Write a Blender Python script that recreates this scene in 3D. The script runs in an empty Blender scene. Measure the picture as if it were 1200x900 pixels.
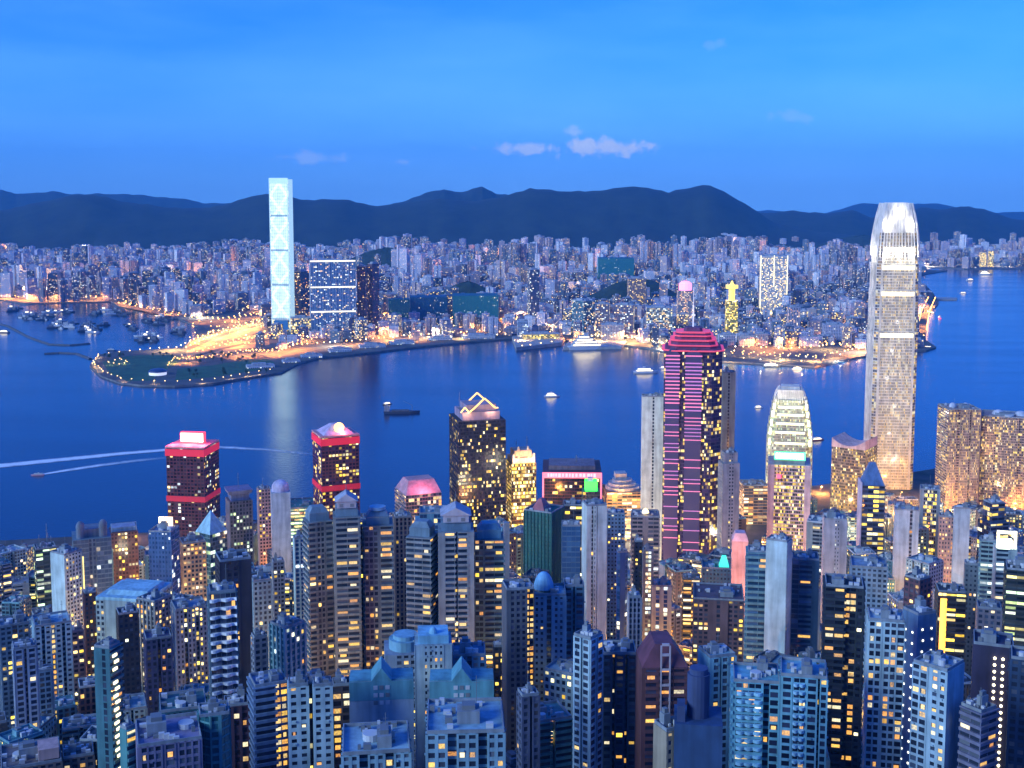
import bpy, math, random
from mathutils import Vector, Matrix
R = math.radians
SC = bpy.context.scene
COL = SC.collection
# ------------------------------------------------------------------ camera
F, HY, CAMZ, PITCH = 1435.0, 224.0, 430.0, R(6.0)
AXY = HY + F * math.tan(PITCH)
cam_d = bpy.data.cameras.new('camera'); cam = bpy.data.objects.new('camera', cam_d); COL.objects.link(cam)
cam.location = (0, 0, CAMZ); cam.rotation_euler = (R(90) - PITCH, 0, 0)
cam_d.sensor_width = 36; cam_d.lens = 36 * F / 1200
cam_d.shift_y = -(450 - AXY) / 1200
cam_d.clip_start = 1; cam_d.clip_end = 120000
SC.camera = cam; HAZE = 3.4e-5
# ------------------------------------------------------------------ sky and sun
SUN_EL, SUN_ROT = R(7), R(-120)          # the last light comes from behind and the west
w = bpy.data.worlds.new('World'); SC.world = w; w.use_nodes = True
nt = w.node_tree; nt.nodes.clear()
def N(nt, t, **k):
    n = nt.nodes.new(t)
    for a, b in k.items(): setattr(n, a, b)
    return n
def LK(nt, a, b): nt.links.new(a, b)
sky = N(nt, 'ShaderNodeTexSky', sky_type='NISHITA', sun_disc=False, sun_elevation=SUN_EL, sun_rotation=SUN_ROT,
        altitude=400, air_density=1.0, dust_density=0.4, ozone_density=6.0)
tint = N(nt, 'ShaderNodeMix', data_type='RGBA', blend_type='MULTIPLY'); tint.inputs[0].default_value = 1
tint.inputs[7].default_value = (0.27, 0.63, 1.48, 1)
LK(nt, sky.outputs[0], tint.inputs[6])
# faint high streaks of cirrus, laid out by compass direction
tc = N(nt, 'ShaderNodeTexCoord'); mp = N(nt, 'ShaderNodeMapping'); mp.inputs['Scale'].default_value = (1.6, 1.0, 8); mp.inputs['Rotation'].default_value = (0, R(-6), 0)
LK(nt, tc.outputs['Generated'], mp.inputs[0])
nz = N(nt, 'ShaderNodeTexNoise'); nz.inputs['Scale'].default_value = 1.6; nz.inputs['Detail'].default_value = 5; nz.inputs['Roughness'].default_value = .55
LK(nt, mp.outputs[0], nz.inputs[0])
cr = N(nt, 'ShaderNodeValToRGB'); cr.color_ramp.elements[0].position = .42; cr.color_ramp.elements[1].position = .78
cr.color_ramp.elements[1].color = (.07, .07, .07, 1)
LK(nt, nz.outputs[0], cr.inputs[0])
cm = N(nt, 'ShaderNodeMix', data_type='RGBA'); cm.inputs[7].default_value = (3.2, 6.6, 12.5, 1)
LK(nt, cr.outputs[0], cm.inputs[0]); LK(nt, tint.outputs[2], cm.inputs[6])
bg = N(nt, 'ShaderNodeBackground'); bg.inputs[1].default_value = 0.15
out = N(nt, 'ShaderNodeOutputWorld'); hz = N(nt, 'ShaderNodeSeparateXYZ'); LK(nt, tc.outputs['Generated'], hz.inputs[0])
hr = N(nt, 'ShaderNodeMapRange', interpolation_type='SMOOTHSTEP'); hr.inputs[1].default_value = -.05; hr.inputs[2].default_value = .16; hr.inputs[3].default_value = .5; hr.inputs[4].default_value = 0
LK(nt, hz.outputs[2], hr.inputs[0])
hm_ = N(nt, 'ShaderNodeMix', data_type='RGBA'); hm_.inputs[7].default_value = (.62, 1.75, 4.4, 1); LK(nt, hr.outputs[0], hm_.inputs[0]); LK(nt, cm.outputs[2], hm_.inputs[6])
CLOUD_IN = hm_.outputs[2]; LK(nt, bg.outputs[0], out.inputs[0])
sl = bpy.data.lights.new('sun', 'SUN'); so = bpy.data.objects.new('sun', sl); COL.objects.link(so)
sl.energy = 1.35; sl.angle = R(26); sl.color = (0.66, 0.88, 1.0)
SUN_AZ = R(-125); el = R(22)
so.rotation_euler = Vector((math.sin(SUN_AZ)*math.cos(el), math.cos(SUN_AZ)*math.cos(el), math.sin(el))).to_track_quat('Z', 'Y').to_euler()
VS = SC.view_settings
VS.view_transform = 'Standard'; VS.look = 'None'; VS.gamma = 1; VS.use_curve_mapping = False; VS.exposure = 1.2
CY = SC.cycles
CY.max_bounces = 5; CY.diffuse_bounces = 2; CY.glossy_bounces = 3; CY.transmission_bounces = 2; CY.volume_bounces = 0
CY.sample_clamp_indirect = 3.0; CY.sample_clamp_direct = 0; CY.caustics_reflective = False; CY.caustics_refractive = False
CY.use_light_tree = True; CY.use_denoising = True
# ------------------------------------------------------------------ projection helpers: photo pixel (1200x900) -> world
_cp, _sp = math.cos(PITCH), math.sin(PITCH)
def ray(px, py):
    u = (px - 600) / F; v = (AXY - py) / F
    return Vector((u, v * _sp + _cp, v * _cp - _sp))
def at(px, py, Y):
    d = ray(px, py); t = Y / d.y
    return Vector((d.x * t, Y, CAMZ + d.z * t))
def clouds_():
    last = CLOUD_IN
    nz = N(nt, 'ShaderNodeTexNoise'); nz.inputs['Scale'].default_value = 70; nz.inputs['Detail'].default_value = 5; nz.inputs['Roughness'].default_value = .6
    LK(nt, tc.outputs['Generated'], nz.inputs[0])
    for px, py, hw, hh, am in [(708,173,54,9,.95),(684,170,24,8,.6),(614,175,40,7,.8),(671,154,15,7,.5),(364,185,32,7,.35),(474,190,12,4,.25),(930,138,26,8,.18),(832,52,14,7,.12)]:
        d = ray(px, py).normalized(); sc = 1/F
        sb = N(nt, 'ShaderNodeVectorMath', operation='SUBTRACT'); LK(nt, tc.outputs['Generated'], sb.inputs[0]); sb.inputs[1].default_value = d
        ml = N(nt, 'ShaderNodeVectorMath', operation='MULTIPLY'); LK(nt, sb.outputs[0], ml.inputs[0]); ml.inputs[1].default_value = (1/(hw*sc), 1/(hw*sc), 1/(hh*sc))
        ln = N(nt, 'ShaderNodeVectorMath', operation='LENGTH'); LK(nt, ml.outputs[0], ln.inputs[0])
        a = N(nt, 'ShaderNodeMath', operation='MULTIPLY_ADD'); LK(nt, nz.outputs[0], a.inputs[0]); a.inputs[1].default_value = 3.6; a.inputs[2].default_value = -.95
        b_ = N(nt, 'ShaderNodeMath', operation='SUBTRACT'); LK(nt, a.outputs[0], b_.inputs[0]); LK(nt, ln.outputs['Value'], b_.inputs[1])
        c = N(nt, 'ShaderNodeMapRange', interpolation_type='SMOOTHSTEP'); c.inputs[1].default_value = -.35; c.inputs[2].default_value = .5; c.inputs[4].default_value = am; LK(nt, b_.outputs[0], c.inputs[0])
        m_ = N(nt, 'ShaderNodeMix', data_type='RGBA'); m_.inputs[7].default_value = (1.75, 2.2, 3.0, 1); LK(nt, c.outputs[0], m_.inputs[0]); LK(nt, last, m_.inputs[6]); last = m_.outputs[2]
    LK(nt, last, bg.inputs[0])
clouds_()
def gnd(px, py, z=0.0):
    d = ray(px, py); t = (z - CAMZ) / d.z
    return Vector((d.x * t, d.y * t, z))
def proj(p):
    dx, dy, dz = p[0], p[1], p[2] - CAMZ
    dep = dy * _cp - dz * _sp; up = dy * _sp + dz * _cp
    return 600 + F * dx / dep, AXY - F * up / dep
def lerp(x, pts):
    if x <= pts[0][0]: return pts[0][1]
    for (a, b), (c, d) in zip(pts, pts[1:]):
        if x <= c: return b + (d - b) * (x - a) / (c - a)
    return pts[-1][1]
def inpoly(x, y, P):
    c = False; j = len(P) - 1
    for i in range(len(P)):
        xi, yi, xj, yj = P[i][0], P[i][1], P[j][0], P[j][1]
        if (yi > y) != (yj > y) and x < (xj - xi) * (y - yi) / (yj - yi) + xi: c = not c
        j = i
    return c
def hsh(*a):
    s = 0.0
    for i, x in enumerate(a): s += x * (12.9898 + 65.233 * i)
    v = math.sin(s) * 43758.5453
    return v - math.floor(v)
def vn(x, y):
    xi, yi = math.floor(x), math.floor(y); fx, fy = x - xi, y - yi
    fx = fx*fx*(3-2*fx); fy = fy*fy*(3-2*fy)
    a, b, c, d = hsh(xi, yi), hsh(xi+1, yi), hsh(xi, yi+1), hsh(xi+1, yi+1)
    return (a + (b-a)*fx) * (1-fy) + (c + (d-c)*fx) * fy
def fbm(x, y, o=4):
    s, a, t = 0, .5, 0
    for i in range(o):
        s += a * vn(x, y); t += a; x = x*2.03+17; y = y*2.03+5; a *= .5
    return s / t
# ------------------------------------------------------------------ mesh builder
class MB:
    def __init__(s): s.v = []; s.f = []; s.m = []; s.uv = []; s.hasuv = False
    def face(s, pts, m=0, uv=None):
        i = len(s.v); s.v.extend(pts); s.f.append(tuple(range(i, i + len(pts)))); s.m.append(m)
        if uv: s.hasuv = True; s.uv.append(uv)
        else: s.uv.append(None)
    def idx(s, base, faces, m=0):
        for f in faces: s.f.append(tuple(base + k for k in f)); s.m.append(m); s.uv.append(None)
    def box(s, x0, x1, y0, y1, z0, z1, m=0, bottom=False):
        b = len(s.v)
        s.v += [(x0,y0,z0),(x1,y0,z0),(x1,y1,z0),(x0,y1,z0),(x0,y0,z1),(x1,y0,z1),(x1,y1,z1),(x0,y1,z1)]
        F_ = [(0,1,5,4),(1,2,6,5),(2,3,7,6),(3,0,4,7),(4,5,6,7)]
        if bottom: F_ = F_ + [(3,2,1,0)]
        s.idx(b, F_, m)
    def ebox(s, p, t, n, t0, t1, n0, n1, z0, z1, m=0):
        """box along an edge: p origin, t tangent, n outward normal; no back face"""
        b = len(s.v)
        def q(a, c, z): s.v.append((p[0]+t[0]*a+n[0]*c, p[1]+t[1]*a+n[1]*c, z))
        q(t0,n1,z0); q(t1,n1,z0); q(t1,n0,z0); q(t0,n0,z0); q(t0,n1,z1); q(t1,n1,z1); q(t1,n0,z1); q(t0,n0,z1)
        s.idx(b, [(0,1,5,4),(1,2,6,5),(3,0,4,7),(4,5,6,7),(3,2,1,0)], m)
    def prism(s, plan, z0, z1, m=0, mt=None, bottom=False, top=True, plan2=None):
        b = len(s.v); n = len(plan); p2 = plan2 or plan
        s.v += [(x, y, z0) for x, y in plan] + [(x, y, z1) for x, y in p2]
        s.idx(b, [(i, (i+1) % n, n + (i+1) % n, n + i) for i in range(n)], m)
        if top: s.idx(b, [tuple(range(n, 2*n))], m if mt is None else mt)
        if bottom: s.idx(b, [tuple(range(n-1, -1, -1))], m)
    def cyl(s, cx, cy, z0, z1, r, n=12, m=0, r2=None, mt=None):
        r2 = r if r2 is None else r2
        P = [(cx + r*math.cos(2*math.pi*i/n), cy + r*math.sin(2*math.pi*i/n)) for i in range(n)]
        Q = [(cx + r2*math.cos(2*math.pi*i/n), cy + r2*math.sin(2*math.pi*i/n)) for i in range(n)]
        s.prism(P, z0, z1, m, mt, plan2=Q)
    def dome(s, cx, cy, z0, r, h, n=14, k=5, m=0):
        prev = None
        for j in range(k):
            a0, a1 = j/k*math.pi/2, (j+1)/k*math.pi/2
            s.cyl(cx, cy, z0 + h*math.sin(a0), z0 + h*math.sin(a1), r*math.cos(a0), n, m, max(r*math.cos(a1), r*.02))
    def rod(s, a, b, r, n=5, m=0):
        a, b = Vector(a), Vector(b); d = (b - a).normalized()
        u = d.orthogonal().normalized(); v_ = d.cross(u); base = len(s.v)
        for p in (a, b):
            for i in range(n):
                c = p + u * r * math.cos(2*math.pi*i/n) + v_ * r * math.sin(2*math.pi*i/n); s.v.append(tuple(c))
        s.idx(base, [(i, (i+1) % n, n+(i+1) % n, n+i) for i in range(n)] + [tuple(range(n-1,-1,-1)), tuple(range(n, 2*n))], m)
    def blob(s, c, r, m=0, seed=0, sz=1.0, amp=.25):
        b = len(s.v); nu, nv_ = 9, 6
        for j in range(nv_ + 1):
            th = math.pi * j / nv_
            for i in range(nu):
                ph = 2*math.pi*i/nu
                q = 1 + amp*(hsh(i, j if 0 < j < nv_ else 0, seed)-.5)*2
                s.v.append((c[0]+r*q*math.sin(th)*math.cos(ph), c[1]+r*q*math.sin(th)*math.sin(ph), c[2]+r*q*sz*math.cos(th)))
        s.idx(b, [(j*nu+i, (j+1)*nu+i, (j+1)*nu+(i+1) % nu, j*nu+(i+1) % nu) for j in range(nv_) for i in range(nu)], m)
    def mesh(s, name, mats):
        me = bpy.data.meshes.new(name); me.from_pydata(s.v, [], s.f)
        for m in mats: me.materials.append(m)
        if len(mats) > 1: me.polygons.foreach_set('material_index', s.m)
        if s.hasuv:
            L = me.uv_layers.new(name='UVMap'); arr = []
            for f, u in zip(s.f, s.uv):
                if u is None: arr.extend([0.0]*(2*len(f)))
                else:
                    for a in u: arr.extend(a)
            L.data.foreach_set('uv', arr)
        me.update()
        return me
    def build(s, name, mats, parent=None, loc=None):
        if not isinstance(mats, (list, tuple)): mats = [mats]
        o = bpy.data.objects.new(name, s.mesh(name, mats)); COL.objects.link(o)
        if parent is not None: o.parent = parent
        if loc is not None: o.location = loc
        return o
def tag(o, label=None, cat=None, group=None, kind=None):
    if label: o['label'] = label
    if cat: o['category'] = cat
    if group: o['group'] = group
    if kind: o['kind'] = kind
    return o
def empty(name, loc, rz=0):
    o = bpy.data.objects.new(name, None); COL.objects.link(o); o.location = loc; o.rotation_euler = (0, 0, rz); o.empty_display_size = 2
    return o
def copy_tree(o, parent=None):
    c = o.copy(); COL.objects.link(c)
    if parent is not None: c.parent = parent
    for ch in list(o.children): copy_tree(ch, c)
    return c
# ------------------------------------------------------------------ materials
_mc = {}
def mat_new(name):
    m = bpy.data.materials.new(name); m.use_nodes = True
    return m, m.node_tree, m.node_tree.nodes['Principled BSDF']
def plain(col, rough=.7, metal=0.0, emis=None, es=0, sample=True):
    k = ('p', col, rough, metal, emis, es, sample)
    if k in _mc: return _mc[k]
    m, t, b = mat_new('plain')
    b.inputs['Base Color'].default_value = (*col, 1); b.inputs['Roughness'].default_value = rough; b.inputs['Metallic'].default_value = metal
    if emis: b.inputs['Emission Color'].default_value = (*emis, 1); b.inputs['Emission Strength'].default_value = es
    if not sample: m.cycles.emission_sampling = 'NONE'
    _mc[k] = m
    return m
def wallmat(col, rough=.75):
    k = ('w', col, rough)
    if k in _mc: return _mc[k]
    m, t, b = mat_new('wall_paint')
    tc = N(t, 'ShaderNodeTexCoord'); mp = N(t, 'ShaderNodeMapping'); mp.inputs['Scale'].default_value = (.35, .35, .035)
    n1 = N(t, 'ShaderNodeTexNoise'); n1.inputs['Scale'].default_value = 1; n1.inputs['Detail'].default_value = 4
    n2 = N(t, 'ShaderNodeTexNoise'); n2.inputs['Scale'].default_value = .09; n2.inputs['Detail'].default_value = 5
    LK(t, tc.outputs['Object'], mp.inputs[0]); LK(t, mp.outputs[0], n1.inputs[0]); LK(t, tc.outputs['Object'], n2.inputs[0])
    ad = N(t, 'ShaderNodeMath', operation='ADD'); LK(t, n1.outputs[0], ad.inputs[0]); LK(t, n2.outputs[0], ad.inputs[1])
    r = N(t, 'ShaderNodeValToRGB'); e = r.color_ramp.elements
    e[0].position = .38; e[0].color = (*[c*.6 for c in col], 1); e[1].position = .62; e[1].color = (*[min(1, c*1.05) for c in col], 1)
    hf = N(t, 'ShaderNodeMath', operation='MULTIPLY'); hf.inputs[1].default_value = .5
    LK(t, ad.outputs[0], hf.inputs[0]); LK(t, hf.outputs[0], r.inputs[0]); LK(t, r.outputs[0], b.inputs['Base Color'])
    b.inputs['Roughness'].default_value = rough
    _mc[k] = m
    return m
PAL = {
 'warm': [(1,.42,.07),(1,.55,.14),(1,.66,.26),(1,.78,.45)],
 'gold': [(1,.62,.06),(1,.72,.12),(1,.66,.22),(.95,.85,.45)],
 'mix':  [(1,.55,.12),(1,.75,.3),(.9,.95,.7),(.75,.9,1)],
 'pale': [(1,.8,.45),(1,.9,.62),(.85,1,.8),(.8,.95,1)],
 'green':[(.75,1,.4),(1,.85,.3),(.7,1,.65),(.9,1,.8)],
}
def _lit(t, uvs, frac, run, pal, S, k=3.0):
    """lit-window emission from cell randoms; returns (colour socket, strength socket, per-cell random socket)"""
    sp = N(t, 'ShaderNodeSeparateXYZ'); LK(t, uvs, sp.inputs[0])
    def fl(s):
        f = N(t, 'ShaderNodeMath', operation='FLOOR'); LK(t, s, f.inputs[0]); return f.outputs[0]
    fu, fv = fl(sp.outputs[0]), fl(sp.outputs[1])
    oi = N(t, 'ShaderNodeObjectInfo'); om = N(t, 'ShaderNodeMath', operation='MULTIPLY'); om.inputs[1].default_value = 173.0; LK(t, oi.outputs['Random'], om.inputs[0])
    def wn(a, b_):
        c = N(t, 'ShaderNodeCombineXYZ'); LK(t, a, c.inputs[0]); LK(t, b_, c.inputs[1]); LK(t, om.outputs[0], c.inputs[2])
        n = N(t, 'ShaderNodeTexWhiteNoise', noise_dimensions='3D'); LK(t, c.outputs[0], n.inputs[0]); return n
    a = wn(fu, fv)
    d = N(t, 'ShaderNodeMath', operation='DIVIDE'); d.inputs[1].default_value = k; LK(t, sp.outputs[0], d.inputs[0])
    o5 = N(t, 'ShaderNodeMath', operation='ADD'); o5.inputs[1].default_value = .5; LK(t, fv, o5.inputs[0])
    b_ = wn(fl(d.outputs[0]), o5.outputs[0])
    l1 = N(t, 'ShaderNodeMath', operation='LESS_THAN'); l1.inputs[1].default_value = frac; LK(t, a.outputs[0], l1.inputs[0])
    l2 = N(t, 'ShaderNodeMath', operation='LESS_THAN'); l2.inputs[1].default_value = run; LK(t, b_.outputs[0], l2.inputs[0])
    mx = N(t, 'ShaderNodeMath', operation='MAXIMUM'); LK(t, l1.outputs[0], mx.inputs[0]); LK(t, l2.outputs[0], mx.inputs[1])
    sc = N(t, 'ShaderNodeSeparateColor'); LK(t, a.outputs[1], sc.inputs[0])
    r = N(t, 'ShaderNodeValToRGB'); r.color_ramp.interpolation = 'CONSTANT'; P = PAL[pal]
    while len(r.color_ramp.elements) < len(P): r.color_ramp.elements.new(.5)
    for i, c in enumerate(P): r.color_ramp.elements[i].position = i/len(P); r.color_ramp.elements[i].color = (*c, 1)
    LK(t, sc.outputs[1], r.inputs[0])
    pw = N(t, 'ShaderNodeMath', operation='POWER'); pw.inputs[1].default_value = 1.6; LK(t, sc.outputs[2], pw.inputs[0])
    ma = N(t, 'ShaderNodeMath', operation='MULTIPLY_ADD'); ma.inputs[1].default_value = S*.95; ma.inputs[2].default_value = S*.16; LK(t, pw.outputs[0], ma.inputs[0])
    nz = N(t, 'ShaderNodeTexNoise'); nz.inputs['Scale'].default_value = 2.3; LK(t, uvs, nz.inputs[0])
    m2 = N(t, 'ShaderNodeMath', operation='MULTIPLY_ADD'); m2.inputs[1].default_value = 1.5; m2.inputs[2].default_value = .2; LK(t, nz.outputs[0], m2.inputs[0])
    m3 = N(t, 'ShaderNodeMath', operation='MULTIPLY'); LK(t, ma.outputs[0], m3.inputs[0]); LK(t, m2.outputs[0], m3.inputs[1])
    m4 = N(t, 'ShaderNodeMath', operation='MULTIPLY'); LK(t, m3.outputs[0], m4.inputs[0]); LK(t, mx.outputs[0], m4.inputs[1])
    return r.outputs[0], m4.outputs[0], sc.outputs[0], sp
def winmat(frac=.1, run=.0, pal='warm', S=1.6, base=(.02,.03,.05), base2=None, rough=.12):
    k = ('g', frac, run, pal, S, base, base2, rough)
    if k in _mc: return _mc[k]
    m, t, b = mat_new('window_glass')
    uv = N(t, 'ShaderNodeUVMap', uv_map='UVMap')
    c, s, rnd, sp = _lit(t, uv.outputs[0], frac, run, pal, S)
    r = N(t, 'ShaderNodeValToRGB'); e = r.color_ramp.elements
    e[0].position = .55; e[0].color = (*base, 1); e[1].position = 1; b2 = base2 or tuple(min(1, x*3+.03) for x in base); e[1].color = (*b2, 1)
    LK(t, rnd, r.inputs[0]); LK(t, r.outputs[0], b.inputs['Base Color'])
    LK(t, c, b.inputs['Emission Color']); LK(t, s, b.inputs['Emission Strength'])
    b.inputs['Roughness'].default_value = rough
    m.cycles.emission_sampling = 'NONE'
    _mc[k] = m
    return m
def farmat(col, frac=.12, S=1.5, wx=.62, wy=.55, pal='mix', dark=(.03,.045,.08)):
    """wall with its rows of windows for buildings too far away for modelled openings"""
    k = ('f', col, frac, S, wx, wy, pal, dark)
    if k in _mc: return _mc[k]
    m, t, b = mat_new('far_facade')
    uv = N(t, 'ShaderNodeUVMap', uv_map='UVMap')
    c, s, rnd, sp = _lit(t, uv.outputs[0], frac, .015, pal, S)
    def win(sock, wd):
        f = N(t, 'ShaderNodeMath', operation='FRACT'); LK(t, sock, f.inputs[0])
        l = N(t, 'ShaderNodeMath', operation='LESS_THAN'); l.inputs[1].default_value = wd; LK(t, f.outputs[0], l.inputs[0]); return l.outputs[0]
    mk = N(t, 'ShaderNodeMath', operation='MULTIPLY'); LK(t, win(sp.outputs[0], wx), mk.inputs[0]); LK(t, win(sp.outputs[1], wy), mk.inputs[1])
    mx = N(t, 'ShaderNodeMix', data_type='RGBA'); mx.inputs[6].default_value = (*col, 1); mx.inputs[7].default_value = (*dark, 1)
    LK(t, mk.outputs[0], mx.inputs[0]); LK(t, mx.outputs[2], b.inputs['Base Color'])
    es = N(t, 'ShaderNodeMath', operation='MULTIPLY'); LK(t, s, es.inputs[0]); LK(t, mk.outputs[0], es.inputs[1])
    LK(t, c, b.inputs['Emission Color']); LK(t, es.outputs[0], b.inputs['Emission Strength'])
    b.inputs['Roughness'].default_value = .6
    m.cycles.emission_sampling = 'NONE'
    _mc[k] = m
    return m
def groundmat(c1, c2, scale=.02, rough=.9):
    k = ('gr', c1, c2, scale)
    if k in _mc: return _mc[k]
    m, t, b = mat_new('ground'); tc = N(t, 'ShaderNodeTexCoord')
    n = N(t, 'ShaderNodeTexNoise'); n.inputs['Scale'].default_value = scale; n.inputs['Detail'].default_value = 7; n.inputs['Roughness'].default_value = .65
    LK(t, tc.outputs['Object'], n.inputs[0])
    r = N(t, 'ShaderNodeValToRGB'); e = r.color_ramp.elements; e[0].position = .35; e[0].color = (*c1, 1); e[1].position = .65; e[1].color = (*c2, 1)
    LK(t, n.outputs[0], r.inputs[0]); LK(t, r.outputs[0], b.inputs['Base Color']); b.inputs['Roughness'].default_value = rough
    _mc[k] = m
    return m
# ------------------------------------------------------------------ water
m, t, b = mat_new('harbour_water')
b.inputs['Base Color'].default_value = (.002, .018, .060, 1); b.inputs['Roughness'].default_value = .16; b.inputs['IOR'].default_value = 1.33
tc = N(t, 'ShaderNodeTexCoord')
mp = N(t, 'ShaderNodeMapping'); mp.inputs['Scale'].default_value = (.10, .17, .17); LK(t, tc.outputs['Object'], mp.inputs[0])
n1 = N(t, 'ShaderNodeTexNoise'); n1.inputs['Scale'].default_value = 1; n1.inputs['Detail'].default_value = 6; n1.inputs['Roughness'].default_value = .6; LK(t, mp.outputs[0], n1.inputs[0])
bp = N(t, 'ShaderNodeBump'); bp.inputs['Strength'].default_value = .5; bp.inputs['Distance'].default_value = .8
LK(t, n1.outputs[0], bp.inputs['Height']); LK(t, bp.outputs[0], b.inputs['Normal'])
mp2 = N(t, 'ShaderNodeMapping'); mp2.inputs['Scale'].default_value = (.0016, .006, 1); LK(t, tc.outputs['Object'], mp2.inputs[0])
n2 = N(t, 'ShaderNodeTexNoise'); n2.inputs['Scale'].default_value = 1; n2.inputs['Detail'].default_value = 5; LK(t, mp2.outputs[0], n2.inputs[0])
mr = N(t, 'ShaderNodeMapRange'); mr.inputs[1].default_value = .3; mr.inputs[2].default_value = .7; mr.inputs[3].default_value = .09; mr.inputs[4].default_value = .19
LK(t, n2.outputs[0], mr.inputs[0]); LK(t, mr.outputs[0], b.inputs['Roughness'])
WATER = m
g = MB(); g.face([(-30000, -2000, 0), (30000, -2000, 0), (30000, 20800, 0), (-30000, 20800, 0)])
tag(g.build('water', WATER), 'wide blue harbour water between the two shores', kind='structure')
# ------------------------------------------------------------------ hills
def ridge(name, prof, Y, depth, seed, label, foot=0.0, rough=26):
    g = MB(); nx, ny = 150, 14; x0, x1 = prof[0][0], prof[-1][0]
    idx = {}
    for j in range(ny + 1):
        q = j / ny
        for i in range(nx + 1):
            px = x0 + (x1 - x0) * i / nx
            yy = Y + depth * (q - .7)
            top = at(px, lerp(px, prof), Y)
            h = top.z
            s = min(1, q / .7) if q < .7 else max(0, 1 - (q - .7) / .3)
            s = s * s * (3 - 2 * s)
            n = (fbm(px * .03 + seed, q * 5 + seed, 4) - .5)
            z = foot + (h - foot) * s * (1 + .95 * n * (1 - s)) + (fbm(px * .13 + seed, q * 3 + 9) - .5) * rough * s
            if q == 0: z = -2
            b_ = top.x / Y
            g.v.append((b_ * yy, yy, z))
    for j in range(ny):
        for i in range(nx):
            a = j * (nx + 1) + i; g.f.append((a, a + 1, a + nx + 2, a + nx + 1)); g.m.append(0); g.uv.append(None)
    o = g.build(name, groundmat((.006, .012, .010), (.022, .034, .022), .006)); o.data.polygons.foreach_set('use_smooth', [True] * len(g.f))
    return tag(o, label, kind='structure')
FRONT = [(-160,256),(-60,250),(0,247),(40,237),(85,228),(110,227),(140,235),(190,242),(230,244),(262,240),(300,228),(330,226),(352,234),(400,233),(440,241),(480,236),(520,232),(560,236),(600,227),(622,220),(660,223),(700,224),(722,219),(757,219),(782,225),(800,221),(828,215),(845,222),(870,237),(890,249),(910,262),(960,272),(1010,276),(1060,280)]
ridge('hills', FRONT, 9300, 2300, 3, 'dark wooded ridge behind the whole peninsula')
ridge('hills', [(-200,228),(-60,222),(0,221),(20,227),(60,224),(85,227),(150,227),(215,233),(240,238),(300,238),(360,240)], 14500, 2500, 11, 'paler blue ridge far behind the dark ridge', rough=30)
ridge('hills', [(420,246),(470,237),(500,225),(520,221),(540,225),(565,218),(580,226),(620,232),(680,236)], 11600, 1800, 21, 'twin blue summits peeping over the dark ridge', rough=20)
ridge('hills', [(820,262),(880,250),(930,247),(970,250),(1000,246),(1020,255),(1060,247),(1085,243),(1100,246),(1135,241),(1160,247),(1190,257),(1215,258),(1260,250),(1340,246)], 11000, 2200, 31, 'low blue hills beyond the eastern shore', rough=24)
ridge('hills', [(780,262),(840,252),(900,246),(960,252),(1010,238),(1040,240),(1100,238),(1150,250),(1250,246),(1350,248)], 19000, 2500, 41, 'faint pale hills at the horizon', rough=20)
# ------------------------------------------------------------------ land
KOW = [(-200,349),(0,352),(30,357),(62,356),(130,354),(140,360),(175,365),(208,374),(232,384),(228,398),(214,409),(170,412),(140,413),(116,417),(105,430),(118,442),(140,450),(165,453),(205,454),(250,451),(290,444),(330,438),(348,428),(372,421),(420,416),(480,409),(530,404),(562,401),(600,398),(640,398),(690,402),(735,406),(765,410),(790,417),(830,424),(870,426),(905,428),(955,431),(1000,421),(1040,414),(1085,412),(1097,408),(1085,400),(1084,375),(1100,356),(1094,345),(1084,334),(1060,326)]
KOWP = [gnd(x, y) for x, y in KOW] + [Vector((2350, 6600, 0)), Vector((-3300, 9500, 0)), Vector((-4800, 9500, 0)), ]
KOWB = [(p.x, p.y) for p in KOWP]
def land(name, pts, z, mat, label, kind='structure', wall=None, z0=-3):
    g = MB(); P = [(p[0], p[1]) for p in pts]
    A = sum(P[i][0]*P[(i+1) % len(P)][1]-P[(i+1) % len(P)][0]*P[i][1] for i in range(len(P)))
    if A < 0: P = P[::-1]
    g.prism(P, z0, z, 1 if wall else 0, 0)
    return tag(g.build(name, [mat, wall] if wall else mat), label, kind=kind)
STONE = groundmat((.10,.10,.11), (.2,.2,.2), .05)
land('ground', KOWB, 4, groundmat((.04,.045,.05), (.10,.10,.10), .012), 'built up ground of the far peninsula', wall=STONE)
FAR = [(800,307),(900,304),(1020,308),(1080,313),(1130,316),(1300,314)]
FARB = [(gnd(x, y).x, gnd(x, y).y) for x, y in FAR] + [(6500, 12000), (1500, 12000)]
land('ground', FARB, 4.2, groundmat((.06,.065,.07), (.16,.15,.15), .012), 'flat far eastern shore below the low hills', wall=STONE)
ISL = [(-1200, 300), (-1200, 1440), (-620, 1462), (-300, 1530), (0, 1600), (330, 1690), (560, 1800), (700, 1880), (1300, 1930), (1300, 300)]
def terr(x, y):
    if y > 1250: z = 5
    else: z = lerp(y, [(60, 340), (250, 225), (480, 150), (800, 62), (1050, 22), (1250, 5)])
    return z
g = MB(); NX, NY = 60, 46
for j in range(NY + 1):
    y = 40 + (1500 - 40) * j / NY
    for i in range(NX + 1):
        x = -1200 + 2500 * i / NX
        sh = lerp(x, [(p[0], p[1]) for p in ISL[1:-1]]); yy = min(y, sh) if j < NY else sh
        g.v.append((x, yy, terr(x, yy)))
for j in range(NY):
    for i in range(NX):
        a = j*(NX+1)+i; g.f.append((a, a+1, a+NX+2, a+NX+1)); g.m.append(0); g.uv.append(None)
tag(g.build('terrain', groundmat((.03,.035,.03), (.10,.10,.10), .03)), 'sloping ground of the near shore under the towers', kind='structure')
g = MB(); sh = [(p[0], p[1]) for p in ISL[1:-1]]
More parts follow.
